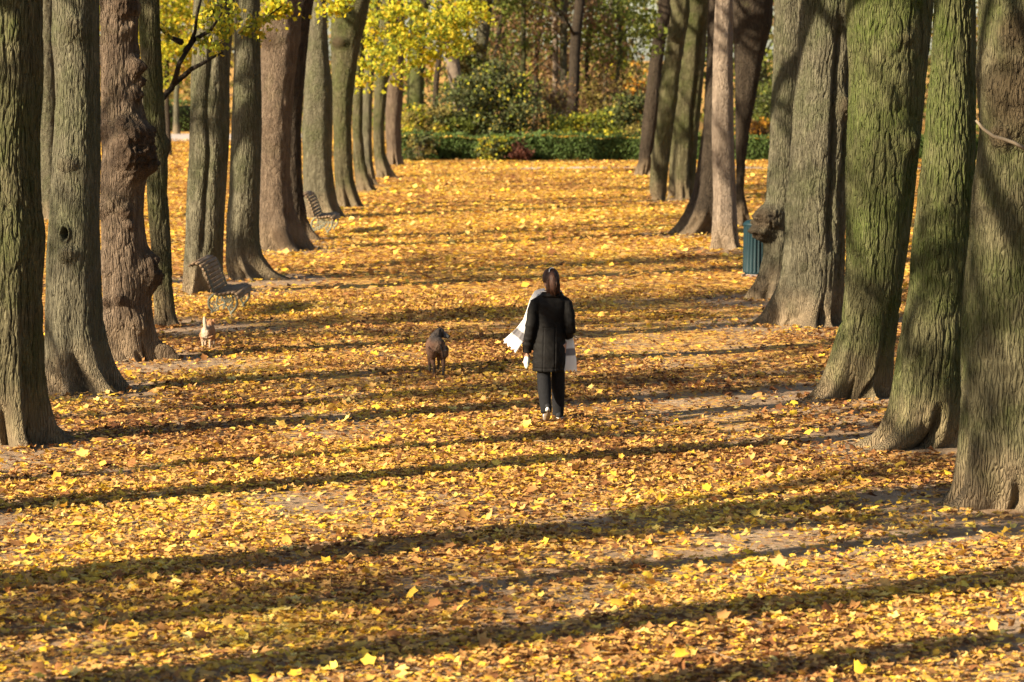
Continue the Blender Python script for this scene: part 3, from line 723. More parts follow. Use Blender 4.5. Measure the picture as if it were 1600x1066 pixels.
def bush(px, base_y, w_px, top_y, mats, label, n, leaf=.11, d=None, seed=1, name='shrub', group='shrubs around the hedge', twigs=14):
    if d is None: x, y = ground(px, base_y)
    else: y = d; x = at(px, 200, d)[0]
    h = max(.5, at(px, top_y, y)[1]); w = w_px * y / FPX / 2
    root = empty(name, (x, y, 0)); tag(root, label, 'shrub', group)
    rs = np.random.default_rng(seed); r = random.Random(seed)
    mb = MB()
    for k in range(twigs):
        a = r.uniform(0, 6.28); e = r.uniform(.3, .9)
        mb.tube([(0.1 * math.cos(a), .1 * math.sin(a), 0), (w * .35 * e * math.cos(a), w * .35 * e * math.sin(a), h * .4), (w * .8 * e * math.cos(a + .3), w * .8 * e * math.sin(a + .3), h * r.uniform(.7, 1.0))], [.035, .022, .006], 5)
    mb.build('stems', STEM, root)
    for k, (m, fr) in enumerate(mats):
        P = clumps(rs, (0, 0, h * .5), (w, w * .8, h * .5), max(14, int(w * h * 9)), int(n * fr), .20 * max(.6, min(1.6, w)))
        P = P[P[:, 2] > .03]
        leaf_cloud('foliage', P, leaf, m, root, seed * 5 + k)
    return root
BU = [
 (665, None, 90, 160, [(OLV, .6), (YGR, .4)], 'yellowish olive shrub just right of the last left trunk', 3500, .12, 116),
 (640, None, 60, 205, [(DGR, 1.)], 'low dark shrub at the left end of the hedge', 2200, .11, 113.8),
 (765, None, 160, 100, [(DGR, .93), (YGR, .07)], 'tall dark evergreen shrub sprinkled with yellow leaves, left of centre', 13000, .12, 117),
 (705, None, 80, 170, [(GRN, .6), (DGR, .4)], 'mid green rounded shrub between the olive and the tall dark shrub', 3500, .11, 116),
 (855, None, 95, 120, [(BRN, .7), (OLV, .3)], 'bare brownish twiggy shrub right of the tall dark evergreen', 2300, .10, 119),
 (915, None, 110, 178, [(YGR, .6), (GRN, .4)], 'light yellow green arching shrub behind the hedge', 4200, .12, 117),
 (982, None, 75, 130, [(DGR, .9), (GRN, .1)], 'dark holly shrub beside the last right trunk', 4500, .12, 118),
 (1000, None, 60, 190, [(YGR, .5), (OLV, .5)], 'small pale green shrub at the foot of the dark holly', 1600, .11, 115.5),
 (1185, None, 70, 190, [(BRN, .4), (ORG, .6)], 'low rusty orange shrub seen right of the dark spreading trunk', 2500, .12, 117),
 (1200, None, 110, 120, [(DGR, .5), (GRN, .5)], 'green shrub rising behind the rusty orange shrub', 4500, .13, 122),
 (735, None, 70, 60, [(OLV, .6), (GRN, .4)], 'loose olive thicket behind the tall dark evergreen shrub', 4200, .15, 127),
 (940, None, 90, 100, [(OLV, .5), (BRN, .5)], 'thin brown thicket right of the dark leaning trunk', 2600, .13, 128),
 (1000, None, 60, 85, [(ORG, .55), (OLV, .45)], 'orange leaved sapling glowing left of the right row', 900, .16, 124),
]
for i, b in enumerate(BU):
    bush(b[0], None, b[2], b[3], b[4], b[5], b[6], b[7], b[8], 60 + i)
bush(812, None, 30, 226, [(RED, 1.)], 'low dark red bush in front of the hedge', 1500, .09, 112.2, 90)
bush(655, None, 50, 212, [(DGR, .8), (OLV, .2)], 'low spreading dark shrub in front of the left end of the hedge', 1500, .11, 112.0, 91)
bush(770, None, 46, 214, [(DGR, .7), (YGR, .3)], 'small loose shrub spilling over the hedge left of the dark red bush', 1300, .11, 112.3, 92)
# post between hedge sections
x, y = ground(748, 250); mb = MB(); mb.tube([(0, 0, -.1), (0, 0, .5), (0, 0, .82)], [.07, .065, .06], 10); mb.tube([(0, 0, .82), (0, 0, .87)], [.085, .05], 10)
o = mb.build('post', plain_noise_mat('weathered_post', (.20, .19, .13), (.34, .31, .24), 20)); o.location = (x, y, 0)
tag(o, 'short weathered wooden post standing against the hedge', 'post')

# ------------------------------------------------------------------ woodland behind
def wood_tree(pts, d, wpx, bark, label, crown, mat_pts=None, seed=1, foliage=None):
    """pts: photo points of the trunk axis at distance d"""
    W = []
    for (px, py) in pts: x, z = at(px, py, d); W.append((x, z))
    x0 = W[0][0]; root = empty('woodland_tree', (x0, d, 0)); tag(root, label, 'tree', 'woodland trees behind the hedge')
    r = wpx * d / FPX / 2
    z = [w[1] for w in W]; x = [w[0] - x0 for w in W]
    slope = (x[-1] - x[0]) / max(.5, z[-1] - z[0])
    zz = [-.2] + list(np.linspace(.0, 14, 22)); P = []
    for q in zz: P.append((float(np.interp(q, z, x)) + max(0, q - z[-1]) * slope * .6 + .04 * math.sin(q * 1.3 + seed), 0, q))
    mb = MB(); mb.tube(P, [r * (1.0 + .5 * math.exp(-max(q, 0) / .4)) * (1 - .035 * max(q, 0)) for q in zz], 14)
    rr = random.Random(seed)
    for k in range(7):
        q = rr.uniform(2.2, 11); a = rr.uniform(0, 6.28); bx = float(np.interp(q, [p[2] for p in P], [p[0] for p in P])); L = rr.uniform(1.2, 3.2)
        mb.tube([(bx, 0, q), (bx + L * .5 * math.cos(a), L * .5 * math.sin(a), q + .4 * L), (bx + L * math.cos(a), L * math.sin(a), q + .6 * L)], [r * .28, r * .16, .015], 5)
    mb.build('trunk', bark, root)
    rs = np.random.default_rng(seed)
    for k, (m, n, zc, rad, hz) in enumerate(foliage or []):
        leaf_cloud('foliage', clumps(rs, (slope * zc, 0, zc), (rad, rad, hz), 34, n, .38), .17, m, root, seed + k)
WT = [
 ([(645,215),(647,170),(650,110),(655,40),(658,0)], 124, 30, BK['moss'], 'thick pale green trunk just right of the last left trunk', [(YGR, 1500, 8, 3, 3)]),
 ([(722,190),(716,150),(708,90),(700,30),(694,0)], 126, 24, BK['pale'], 'pale pinkish trunk leaning left above the shrubs', [(OLV, 1500, 9, 3, 3)]),
 ([(742,190),(747,110),(754,50),(760,0)], 128, 25, BK['grey'], 'grey trunk with a dark right side above the tall evergreen', [(GRN, 1500, 8, 3, 3)]),
 ([(680,190),(683,120),(690,40)], 136, 10, BK['dark'], 'narrow dark trunk between the pale green and the pinkish trunk', [(OLV, 1200, 7, 2.5, 3.)]),
 ([(815,190),(816,110),(818,40),(820,0)], 130, 10, BK['olive'], 'thin straight mossy trunk near the middle of the picture', [(GRN, 900, 5.5, 2.0, 2.0)]),
 ([(866,200),(867,120),(868,50),(868,0)], 133, 11, BK['pale'], 'thin pale trunk left of the dark leaning trunk', [(OLV, 1200, 7, 2.5, 2.2)]),
 ([(891,195),(895,140),(901,60),(906,0)], 123, 20, BK['dark'], 'dark leaning trunk standing alone right of centre', [(OLV, 900, 9, 3, 3)]),
 ([(875,200),(882,100),(880,0)], 131, 14, BK['grey'], 'grey trunk half hidden behind the dark leaning trunk', [(BRN, 900, 6, 2.5, 2.)]),
 ([(945,200),(948,100),(955,0)], 140, 9, BK['grey'], 'slender grey trunk between the leaning trunk and the holly', [(GRN, 1500, 6.2, 3, 2.2)]),
 ([(978,200),(976,100),(970,0)], 146, 12, BK['dark'], 'dark distant trunk above the holly shrub', [(GRN, 1800, 5.2, 3, 2.5)]),
 ([(790,200),(786,110),(780,0)], 142, 13, BK['dark'], 'distant dark trunk left of the thin mossy trunk', [(GRN, 2200, 5.5, 3, 2.2)]),
 ([(1195,200),(1190,100),(1188,0)], 132, 16, BK['olive'], 'woodland trunk right of the dark spreading trunk', [(GRN, 2600, 4.5, 3.2, 2.8)]),
 ([(762,200),(770,120),(784,30),(790,0)], 134, 8, BK['dark'], 'thin dark stem leaning right behind the tall evergreen', [(BRN, 900, 4.5, 2.2, 2.0)]),
 ([(835,200),(838,110),(846,0)], 137, 9, BK['dark'], 'thin dark trunk between the mossy trunk and the thin pale trunk', [(BRN, 1000, 5.0, 2.4, 2.2)]),
 ([(925,200),(918,110),(922,0)], 134, 8, BK['dark'], 'thin dark stem right of the leaning trunk', [(BRN, 900, 4.6, 2.3, 2.0)]),
 ([(960,200),(968,90),(966,0)], 132, 7, BK['olive'], 'thin olive stem left of the orange sapling', [(GRN, 1500, 5.6, 2.3, 2.0)]),
 ([(275,205),(278,120),(280,0)], 150, 9, BK['grey'], 'far trunk across the road seen through the branched gap', [(ORG, 1200, 7.5, 3, 2.2)]),
]
for i, w in enumerate(WT):
    wood_tree(w[0], w[1], w[2], w[3], w[4], None, None, 200 + i, w[5])
# yellow maple seen between the slim branched trunk and the twin trunk
wood_tree([(262,228),(262,120),(258,0)], 118, 8, BK['dark'], 'bright yellow maple glowing behind the slim branched trunk', None, None, 240, [(YEL, 2200, 5.0, 2.3, 1.6), (YGR, 1200, 4.6, 2.2, 2.0)])
wood_tree([(92,228),(88,120),(84,0)], 112, 8, BK['dark'], 'yellow maple seen between the two nearest left trunks', None, None, 241, [(YEL, 1500, 5.2, 2.0, 1.3)])

rs = np.random.default_rng(77)
def wood_mass(name, x0, x1, y0, y1, h, n, mat, seed, label, leaf, gap=.05):
    rs = np.random.default_rng(seed)
    P = np.stack([rs.uniform(x0, x1, n * 2), rs.uniform(y0, y1, n * 2), rs.uniform(0, 1, n * 2) ** 1.15 * h], 1)
    f = fbm(P[:, 0] * .22, P[:, 1] * .12 + seed, P[:, 2] * .35, 3)
    P = P[f > gap][:n]
    o = leaf_cloud(name, P, leaf, mat, None, seed); tag(o, label, 'woodland', kind='stuff')
wood_mass('woodland', -14, 70, 150, 200, 15, 42000, GRN, 31, 'far green woodland closing the view', .34)
wood_mass('woodland', -14, 70, 140, 190, 14, 26000, OLV, 32, 'far olive undergrowth among the woodland', .30, .1)
wood_mass('woodland', -14, 70, 138, 175, 12, 24000, BRN, 33, 'far brown autumn foliage among the woodland', .26, .12)
wood_mass('woodland', -14, 70, 136, 170, 12, 5000, YGR, 34, 'scattered yellow green foliage in the far woodland', .24, .18)
wood_mass('woodland', -90, -14, 165, 215, 16, 42000, OLV, 35, 'far woodland across the road on the left', .42, -.02)
wood_mass('woodland', -90, -14, 165, 205, 12, 16000, ORG, 36, 'far autumn coloured foliage across the road on the left', .36, .1)
wood_mass('woodland', 26, 60, -30, 140, 11, 26000, OLV, 37, 'unseen olive leaf mass added far right to block the sky', .5, -.1)  # leaf mass added out of view to cut sky light from the right

# ------------------------------------------------------------------ litter bin
def litter_bin():
    d = 53.4; x, _ = at(1183, 430, d)
    root = empty('litter_bin', (x, d, 0)); tag(root, 'dark teal ribbed round litter bin half hidden by a burled trunk', 'litter bin')
    TEAL = plain_noise_mat('teal_paint', (.002, .015, .021), (.003, .021, .028), 9, .6, .05, .002, .25)
    n = 144; zs = [.05, .08, .10, .86, .88, .90]; rs_ = [.235, .252, .245, .238, .25, .25]
    V = []; 
    for k, (z, r) in enumerate(zip(zs, rs_)):
        for i in range(n):
            a = 2 * math.pi * i / n; rib = .012 * (1 if (i % 6) in (0, 1, 2) else -1) if k in (2, 3) else 0
            V.append(((r + rib) * math.cos(a), (r + rib) * math.sin(a), z))
    F = [(k * n + i, k * n + (i + 1) % n, (k + 1) * n + (i + 1) % n, (k + 1) * n + i) for k in range(len(zs) - 1) for i in range(n)]
    mesh_np('bin_body', V, np.array(F), TEAL, root, False)
    mb = MB(); mb.tube([(0, 0, .902), (0, 0, .935), (0, 0, .965), (0, 0, .995), (0, 0, 1.015), (0, 0, 1.022)], [.258, .258, .235, .19, .10, .02], 48)
    mb.build('bin_lid', TEAL, root)
    mb = MB(); mb.tube([(0, 0, -.02), (0, 0, .048)], [.29, .27], 40); mb.build('bin_base', plain_noise_mat('bin_foot', (.16, .13, .12), (.28, .24, .21), 12), root, False)
litter_bin()

# ------------------------------------------------------------------ benches
WOODG = plain_noise_mat('weathered_slats', (.12, .080, .050), (.27, .185, .115), 5, .8, .3, .004, .2, z=1)
IRON = plain_noise_mat('verdigris_iron', (.10, .105, .08), (.20, .20, .145), 18, .7, .2, .003, .3)
def make_bench():
    root = empty('park_bench', (0, 0, 0))
    L0, L1 = -.06, 1.74
    def slat(mb, x, z, ang, w, t=.026):
        rot = Matrix.Rotation(-ang, 3, 'Y'); j = random.uniform(-.006, .006)
        c = .004
        V = []
        for y in (L0 + j, L1 + j):
            for (a, b) in ((-w/2, -t/2+c), (-w/2+c, -t/2), (w/2-c, -t/2), (w/2, -t/2+c), (w/2, t/2-c), (w/2-c, t/2), (-w/2+c, t/2), (-w/2, t/2-c)):
                v = rot @ Vector((a, 0, b)); V.append((x + v.x, y, z + v.z))
        F = [(k, k + 8, (k + 1) % 8 + 8, (k + 1) % 8) for k in range(8)]
        F += [(0, 1, 2, 3), (0, 3, 4, 7), (4, 5, 6, 7), (11, 10, 9, 8), (15, 12, 11, 8), (15, 14, 13, 12)]
        mb.add(V, F)
    seat = [(.085, .305, 1.15), (.065, .355, .55), (.01, .378, .12), (-.055, .376, -.05), (-.12, .366, -.1), (-.185, .358, -.08), (-.25, .362, .10)]
    mb = MB()
    for (x, z, a) in seat: slat(mb, x, z, -a, .056)
    mb.build('seat', WOODG, root, False)
    back = [(-.315, .40, 1.35), (-.335, .465, 1.30), (-.355, .53, 1.28), (-.378, .595, 1.24), (-.402, .66, 1.20), (-.43, .722, 1.1)]
    top = [(-.468, .778, .75), (-.525, .812, .32), (-.585, .815, -.2), (-.635, .785, -.8)]
    mb = MB()
    for (x, z, a) in back: slat(mb, x, z, math.pi - a, .052, .024)
    for (x, z, a) in top: slat(mb, x, z, math.pi - a, .052)
    mb.build('backrest', WOODG, root, False)
    for y in (.04, 1.64):
        mb = MB(); P = lambda L: [(a, y, b) for a, b in L]
        def curve(pts, n=26):
            pts = [Vector((a, 0, b)) for a, b in pts]; out = []
            Q = [pts[0]] + pts + [pts[-1]]
            for s in range(1, len(Q) - 2):
                for k in range(6):
                    t = k / 6; a, b, c, d_ = Q[s-1], Q[s], Q[s+1], Q[s+2]
                    v = .5 * ((2*b) + (c-a)*t + (2*a-5*b+4*c-d_)*t*t + (3*b-a-3*c+d_)*t**3); out.append((v.x, y, v.z))
            out.append((pts[-1].x, y, pts[-1].z)); return out
        def spiral(cx, cz, r, a0, turns, s=1):
            return [(cx + r * (1 - k / 22 * .8) * math.cos(a0 + s * turns * 2 * math.pi * k / 22), y, cz + r * (1 - k / 22 * .8) * math.sin(a0 + s * turns * 2 * math.pi * k / 22)) for k in range(22)]
        mb.tube(curve([(.06, .28), (.045, .335), (-.02, .35), (-.12, .34), (-.22, .335), (-.28, .36), (-.32, .46), (-.37, .60), (-.42, .72), (-.47, .765), (-.53, .79), (-.59, .79), (-.615, .765)]), .018, 8)
        mb.tube(curve([(.055, .29), (.06, .20), (.02, .12), (-.03, .06), (0, .005)]), .019, 8)
        mb.tube(curve([(-.02, .34), (.0, .24), (-.06, .15), (-.03, .06)]), .012, 8)
        mb.tube(curve([(-.28, .36), (-.36, .27), (-.36, .17), (-.31, .09), (-.355, .005)]), .019, 8)
        mb.tube(curve([(-.22, .34), (-.25, .22), (-.22, .12), (-.31, .09)]), .012, 8)
        mb.tube(curve([(-.31, .09), (-.22, .16), (-.14, .20), (-.08, .15), (-.03, .06)]), .012, 8)
        for c in ((-.13, .27, .05, 0, 1.5), (-.20, .25, .04, 2, 1.4), (-.06, .25, .038, 1, 1.5), (-.30, .22, .04, 2.5, 1.4), (-.02, .16, .03, .5, 1.3), (-.27, .15, .03, 1, 1.3), (-.14, .16, .028, 4, 1.3)):
            mb.tube(spiral(*c), .009, 6)
        for fx in (0, -.355): mb.box((fx, y, .008), (.07, .04, .022))
        mb.build('iron_leg', IRON, root)
    return root
bench = make_bench()
fx, fy = ground(363.8, 496.5); bench.location = (fx, fy, 0); bench.rotation_euler = (0, 0, R(-1.5))
tag(bench, 'nearest slatted bench on curly iron legs, behind the small tan dog', 'bench', 'park benches beside the left row')
b2 = bench.copy(); COL.objects.link(b2)
for ch in list(bench.children):
    c = ch.copy(); COL.objects.link(c); c.parent = b2
fx, fy = ground(514, 367.5); b2.location = (fx, fy, 0); b2.scale = (1.05, 1.0, 1.08)
tag(b2, 'farther slatted bench at the foot of the pale leaning trunk', 'bench', 'park benches beside the left row')

# ------------------------------------------------------------------ animals
def vcol_mat(name, rough=.9, bump=.3, scale=60):
    t = NT(name); a = t.new("ShaderNodeAttribute", attribute_name="col"); o = t.coord("Object")
    c = t.mix(t.ramp(t.noise(o, scale, 4), [(.3, .35), (.7, 0.)]), a.outputs["Color"], (.03, .022, .018))
    return t.fin(c, rough, t.bump(t.noise(o, scale * 1.5, 4), bump, .01), .15)
FUR = vcol_mat('fur', .95, .8, 50)
def furry(o, amp=.006, f=45):
    me = o.data; n = len(me.vertices); co = np.empty(n * 3, np.float32); no = np.empty(n * 3, np.float32)
    me.vertices.foreach_get("co", co); me.vertices.foreach_get("normal", no); co = co.reshape(-1, 3); no = no.reshape(-1, 3)
    co = co + no * (amp * vnoise(co[:, 0] * f, co[:, 1] * f, co[:, 2] * f * .5))[:, None]
    me.vertices.foreach_set("co", co.astype(np.float32).ravel()); me.update()
def brown_dog():
    x, y = ground(681, 589)
    root = empty('dog', (x, y + .2, float(gh(x, y))), R(9))
    root.scale = (.88, 1, 1.03)
    tag(root, 'dark brown shaggy dog standing on the leaves with its head turned right', 'dog')
    mb = MB()
    mb.tube([(0, -.29, .36), (0, -.26, .375), (0, -.18, .375), (0, -.05, .365), (0, .10, .355), (0, .22, .35), (.0, .29, .36)], [.045, .085, .105, .102, .115, .115, .07], 20, ell=[(1, 1.0)] * 7)
    mb.ball((0, .08, .31), .095, (1, 1.6, 1))
    mb.tube([(0, .22, .38), (.04, .28, .44), (.085, .31, .485)], [.09, .075, .062], 16)
    mb.ball((.095, .315, .49), .064, (1.15, 1, .95))
    mb.tube([(.12, .31, .480), (.17, .305, .458), (.222, .30, .440), (.236, .30, .436)], [.046, .036, .028, .018], 14)
    for s in (-1, 1):
        mb.tube([(.065 * s, -.20, .35), (.078 * s, -.17, .26), (.072 * s, -.155, .20), (.066 * s, -.24, .135), (.062 * s, -.235, .04), (.062 * s, -.225, .022)], [.085, .062, .036, .021, .018, .022], 14)
        mb.tube([(.062 * s, -.24, .018), (.062 * s, -.175, .015)], [.022, .020], 12)
        fy_ = .22 if s > 0 else .18
        mb.tube([(.066 * s, .21, .32), (.07 * s, fy_ - .01, .22), (.066 * s, fy_ + .01, .12), (.064 * s, fy_, .03)], [.06, .032, .021, .018], 14)
        mb.tube([(.064 * s, fy_ - .01, .018), (.064 * s, fy_ + .05, .015)], [.021, .019], 12)
    # floppy ears and tail
    mb.tube([(.075, .268, .535), (.062, .245, .505), (.062, .238, .462)], [.022, .030, .018], 10, ell=[(1, .5)] * 3)
    mb.tube([(.09, .365, .535), (.09, .385, .505), (.095, .39, .47)], [.02, .028, .018], 10, ell=[(1, .5)] * 3)
    mb.tube([(.0, -.28, .41), (.02, -.315, .38), (.045, -.325, .32), (.055, -.312, .25)], [.020, .017, .013, .006], 10)
    def colr(c):
        X, Y, Z = c.T; n = fbm(X * 14, Y * 14, Z * 14, 3)[:, None]
        base = np.array([.13, .070, .045]) * (1 + .35 * n)
        col = base.copy()
        def blend(mask, k): 
            nonlocal col; m = np.clip(mask, 0, 1)[:, None]; col = col * (1 - m) + np.array(k) * (1 + .3 * n) * m
        blend((Z - .40) / .05, (.050, .040, .036))
        blend((.16 - Z) / .08, (.065, .054, .048))
        blend(1.3 * np.exp(-((X + .03) / .035) ** 2 - ((Z - .33) / .09) ** 2) * (Y < -.15), (.15, .10, .07))
        blend(np.exp(-((X - .085) / .022) ** 2) * (Y < -.15) * (Z > .25) * (Z < .4), (.20, .15, .12))
        blend((Y - .26) / .04 * (Z > .40), (.018, .015, .015))
        blend((X - .135) / .025 * (Y > .24), (.13, .13, .135))
        blend((X - .222) / .008 * (Y > .24), (.008, .008, .008))
        blend(((Y < -.305) & (X > .0)).astype(float), (.012, .010, .010))
        return col
    o = fuse(mb, 'body', FUR, root, .0075, 3, colr); furry(o)
    EYE = plain_noise_mat('dark_eye', (.005, .004, .003), (.012, .008, .006), 5, .15, 0, .001, .6)
    for yy in (.263, .367): MB().ball((.135, yy, .505), .008).build('eye', EYE, root)
brown_dog()
def tan_dog():
    x, y = ground(324, 547)
    root = empty('dog', (x, y + .12, float(gh(x, y))), R(-4))
    root.scale = (.92, 1, 1.08)
    tag(root, 'small tan and white dog with its tail held up, trotting away beside the burled trunk', 'dog')
    mb = MB()
    mb.tube([(0, -.19, .20), (0, -.165, .205), (0, -.10, .205), (0, 0, .20), (0, .10, .205), (0, .16, .215)], [.03, .068, .092, .088, .092, .05], 18)
    mb.tube([(0, .12, .22), (0, .18, .265), (0, .21, .29)], [.07, .055, .05], 14); mb.ball((0, .215, .295), .053)
    mb.tube([(0, .25, .285), (0, .295, .272), (0, .305, .27)], [.034, .022, .012], 12)
    for s in (-1, 1):
        mb.tube([(.05 * s, -.13, .18), (.057 * s, -.10, .125), (.053 * s, -.15, .08), (.05 * s, -.145, .025)], [.06, .036, .019, .017], 12)
        mb.tube([(.05 * s, -.15, .014), (.05 * s, -.105, .012)], [.018, .016], 10)
        q = .03 * s
        mb.tube([(.05 * s, .12, .17), (.055 * s, .11 + q, .10), (.053 * s, .115 + q, .03)], [.045, .022, .016], 12)
        mb.tube([(.053 * s, .11 + q, .014), (.053 * s, .15 + q, .012)], [.018, .016], 10)
        mb.tube([(.035 * s, .205, .335), (.05 * s, .20, .345), (.062 * s, .20, .30)], [.014, .018, .010], 8)
    mb.tube([(0, -.165, .25), (-.005, -.185, .30), (-.016, -.18, .35), (-.022, -.165, .395), (-.02, -.15, .41)], [.030, .026, .024, .019, .009], 12)
    def colr(c):
        X, Y, Z = c.T; n = fbm(X * 18, Y * 18, Z * 18, 2)[:, None]
        tan = np.array([.36, .185, .09]); wh = .55 * np.array([.80, .66, .50])
        m = np.clip(np.exp(-((X + .01) / .045) ** 2) * 1.4 * (Y < -.08), 0, 1); m = np.maximum(m, np.clip((Z - .285) / .03, 0, 1) * (Y < 0))
        m = np.maximum(m, np.clip((.12 - Z) / .05, 0, 1) * .7)
        return (tan * (1 - m[:, None]) + wh * m[:, None]) * (1 + .2 * n)
    o = fuse(mb, 'body', FUR, root, .006, 3, colr); furry(o, .005, 60)
tan_dog()

# ------------------------------------------------------------------ the walking woman
def woman():
    x, y = ground(862, 660)
    z0 = float(gh(x, y)) + .01
    root = empty('person', (x, y, z0))
    root.scale = (1, 1, 1.02)
    tag(root, 'dark haired woman walking away in a long black coat and fluttering white scarf', 'person')
    SKIN = vcol_mat('skin', .55, .05, 30); 
    # -- body
    b = MB()
    b.tube([(0, 0, .78), (0, 0, .90), (0, 0, 1.02), (0, .01, 1.18), (0, .005, 1.29), (0, 0, 1.335)], [.085, .108, .100, .108, .092, .055], 24, ell=[(.85, 1.08)] * 6)
    b.tube([(0, 0, 1.29), (-.004, .008, 1.37), (-.008, .012, 1.43)], [.062, .050, .050], 16)
    hr = Matrix.Rotation(R(32), 3, 'Z'); hc = Vector((-.010, .012, 1.505))
    H = lambda p: tuple(hc + hr @ Vector(p))
    b.ball(hc, .096, (.80, .97, 1.16), 28, hr)
    b.ball(H((0, .045, -.055)), .052, (.92, .95, .95), 20, hr)             # jaw
    b.tube([H((0, .092, .012)), H((0, .108, -.012)), H((0, .112, -.026)), H((0, .095, -.032))], [.008, .011, .014, .010], 10)  # nose
    b.tube([H((-.024, .090, -.052)), H((0, .098, -.050)), H((.024, .090, -.052))], [.005, .0085, .005], 8)                 # mouth
    for s in (-1, 1):
        b.ball(H((.078 * s, .0, -.012)), .026, (.35, .75, 1.2), 12, hr)       # ears
        b.ball(H((.032 * s, .080, .010)), .014, (1.1, .6, .8), 10, hr)        # lids
    # arms
    b.tube([(-.13, 0, 1.24), (-.185, -.02, 1.20), (-.225, -.06, 1.0), (-.245, -.01, .86), (-.262, .03, .735)], [.055, .048, .038, .034, .025], 16)
    b.tube([(.13, 0, 1.24), (.170, -.02, 1.20), (.198, -.055, 1.04), (.192, .02, .94), (.165, .105, .905)], [.050, .044, .032, .028, .022], 16)
    # legs
    b.tube([(-.075, 0, .84), (-.082, .01, .66), (-.083, .01, .47), (-.074, -.08, .30), (-.058, -.165, .165)], [.086, .066, .050, .046, .034], 18)
    b.tube([(.075, 0, .84), (.078, .06, .66), (.070, .12, .46), (.078, .15, .28), (.085, .175, .09)], [.086, .066, .050, .046, .034], 18)
    b.tube([(-.056, -.172, .18), (-.053, -.180, .14)], [.032, .030], 12)
    b.tube([(.080, .165, .10), (.086, .19, .055)], [.034, .030], 12)
    # hands: palm, five fingers of unequal length
    def hand(w, dirn, side, curl):
        w = Vector(w); d = Vector(dirn).normalized(); a = Vector(side).normalized(); n = d.cross(a)
        b.tube([w, w + d * .035, w + d * .075], [.024, .031, .028], 14)
        for s in (-.020, 0, .020): b.tube([w + d * .01 + a * s * .8, w + d * .08 + a * s], [.014, .013], 10)
        for k, (off, L) in enumerate(((.027, .058), (.009, .068), (-.009, .064), (-.026, .050))):
            p = w + d * .078 + a * off; pts = [p]; dd = d.copy()
            for j, f in enumerate((.42, .33, .25)):
                dd = (Matrix.Rotation(curl * (1 + .1 * k), 3, a) @ dd).normalized(); pts.append(pts[-1] + dd * L * f)
            b.tube(pts, [.0092, .0088, .0080, .0066], 9)
        p = w + d * .022 + a * .026; t1 = (d * .6 + a * .75 + n * .2).normalized(); t2 = (d * .9 + a * .15 + n * .5).normalized()
        b.tube([p, p + t1 * .032, p + t1 * .032 + t2 * .03], [.0125, .0105, .008], 9)
    hand((-.264, .035, .728), (-.02, .10, -1), (.35, .9, .1), .50)
    hand((.150, .118, .895), (-.80, .22, -.55), (.5, .3, -.75), .35)
    def sk(c):
        X, Y, Z = c.T; k = np.tile([.52, .30, .21], (len(c), 1)) * (1 + .06 * fbm(X * 20, Y * 20, Z * 20, 2))[:, None]
        L = (c - np.array(hc)) @ np.array(hr); lip = np.exp(-((L[:, 2] + .051) / .007) ** 2 - (L[:, 0] / .024) ** 2) * (L[:, 1] > .07)
        return k * (1 - lip[:, None] * .6) + np.array([.40, .10, .09]) * lip[:, None] * .6
    fuse(b, 'body', SKIN, root, .0048, 2, sk)
    EY = plain_noise_mat('brown_eye', (.02, .01, .006), (.04, .02, .01), 9, .2, 0, .001, .6)
    for s in (-1, 1): MB().ball(H((.032 * s, .086, .009)), .0075, (1, .7, .8), 10, hr).build('eye', EY, root)
    # -- coat
    CLOTH = plain_noise_mat('black_nylon', (.0042, .0036, .0035), (.0068, .006, .0057), 30, .75, .08, .002, .14)
    c = MB()
    S = [(.540, -.034, .168, .128, -.005), (.60, -.034, .172, .132, -.005), (.72, -.032, .170, .130, -.005), (.85, -.026, .166, .125, 0), (.98, -.016, .160, .115, 0), (1.05, -.010, .158, .112, 0),
         (1.14, -.004, .162, .118, 0), (1.22, 0, .168, .120, 0), (1.275, 0, .165, .112, 0), (1.31, 0, .140, .098, 0), (1.345, 0, .095, .082, 0), (1.37, 0, .075, .076, 0)]
    c.tube([(s[1], s[4], s[0]) for s in S], [1] * len(S), 48, ell=[(s[3], s[2]) for s in S])
    c.tube([(-.165, -.005, 1.255), (-.09, 0, 1.292), (0, .0, 1.31), (.09, 0, 1.292), (.165, -.005, 1.255)], [.056, .062, .066, .062, .056], 20)
    c.tube([(-.135, 0, 1.265), (-.170, -.010, 1.245), (-.198, -.03, 1.16), (-.222, -.06, 1.02), (-.240, -.03, .90), (-.258, .015, .79), (-.264, .028, .735)], [.062, .068, .066, .061, .058, .053, .050], 24)
    c.tube([(.135, 0, 1.265), (.160, -.010, 1.240), (.178, -.03, 1.16), (.196, -.055, 1.04), (.200, -.035, .965), (.190, .03, .925), (.162, .11, .90)], [.060, .064, .062, .058, .057, .054, .050], 24)
    # collar
    for k in range(26):
        a0 = 2 * math.pi * k / 26; a1 = 2 * math.pi * (k + 1) / 26
        pa = lambda a, r, z: (r * 1.12 * math.cos(a), r * math.sin(a), z + .012 * math.sin(-a))
        c.tube([pa(a0, .080, 1.372), pa(a1, .080, 1.372)], .013, 8); c.tube([pa(a0, .092, 1.350), pa(a1, .092, 1.350)], .016, 8); c.tube([pa(a0, .104, 1.325), pa(a1, .104, 1.325)], .016, 8)
    o = fuse(c, 'coat', CLOTH, root, .0065, 3)
    me = o.data; n = len(me.vertices); co = np.empty(n * 3, np.float32); no = np.empty(n * 3, np.float32)
    me.vertices.foreach_get("co", co); me.vertices.foreach_get("normal", no); co = co.reshape(-1, 3); no = no.reshape(-1, 3); X, Y, Z = co.T
    arm = np.abs(X) > .175 - .0
    w = .0055 * vnoise(X * 9 + Z * 15, X * 3 - Z * 4, Y * 9) + .004 * vnoise(X * 22 + Z * 30, Z * 12 - X * 14, Y * 12)
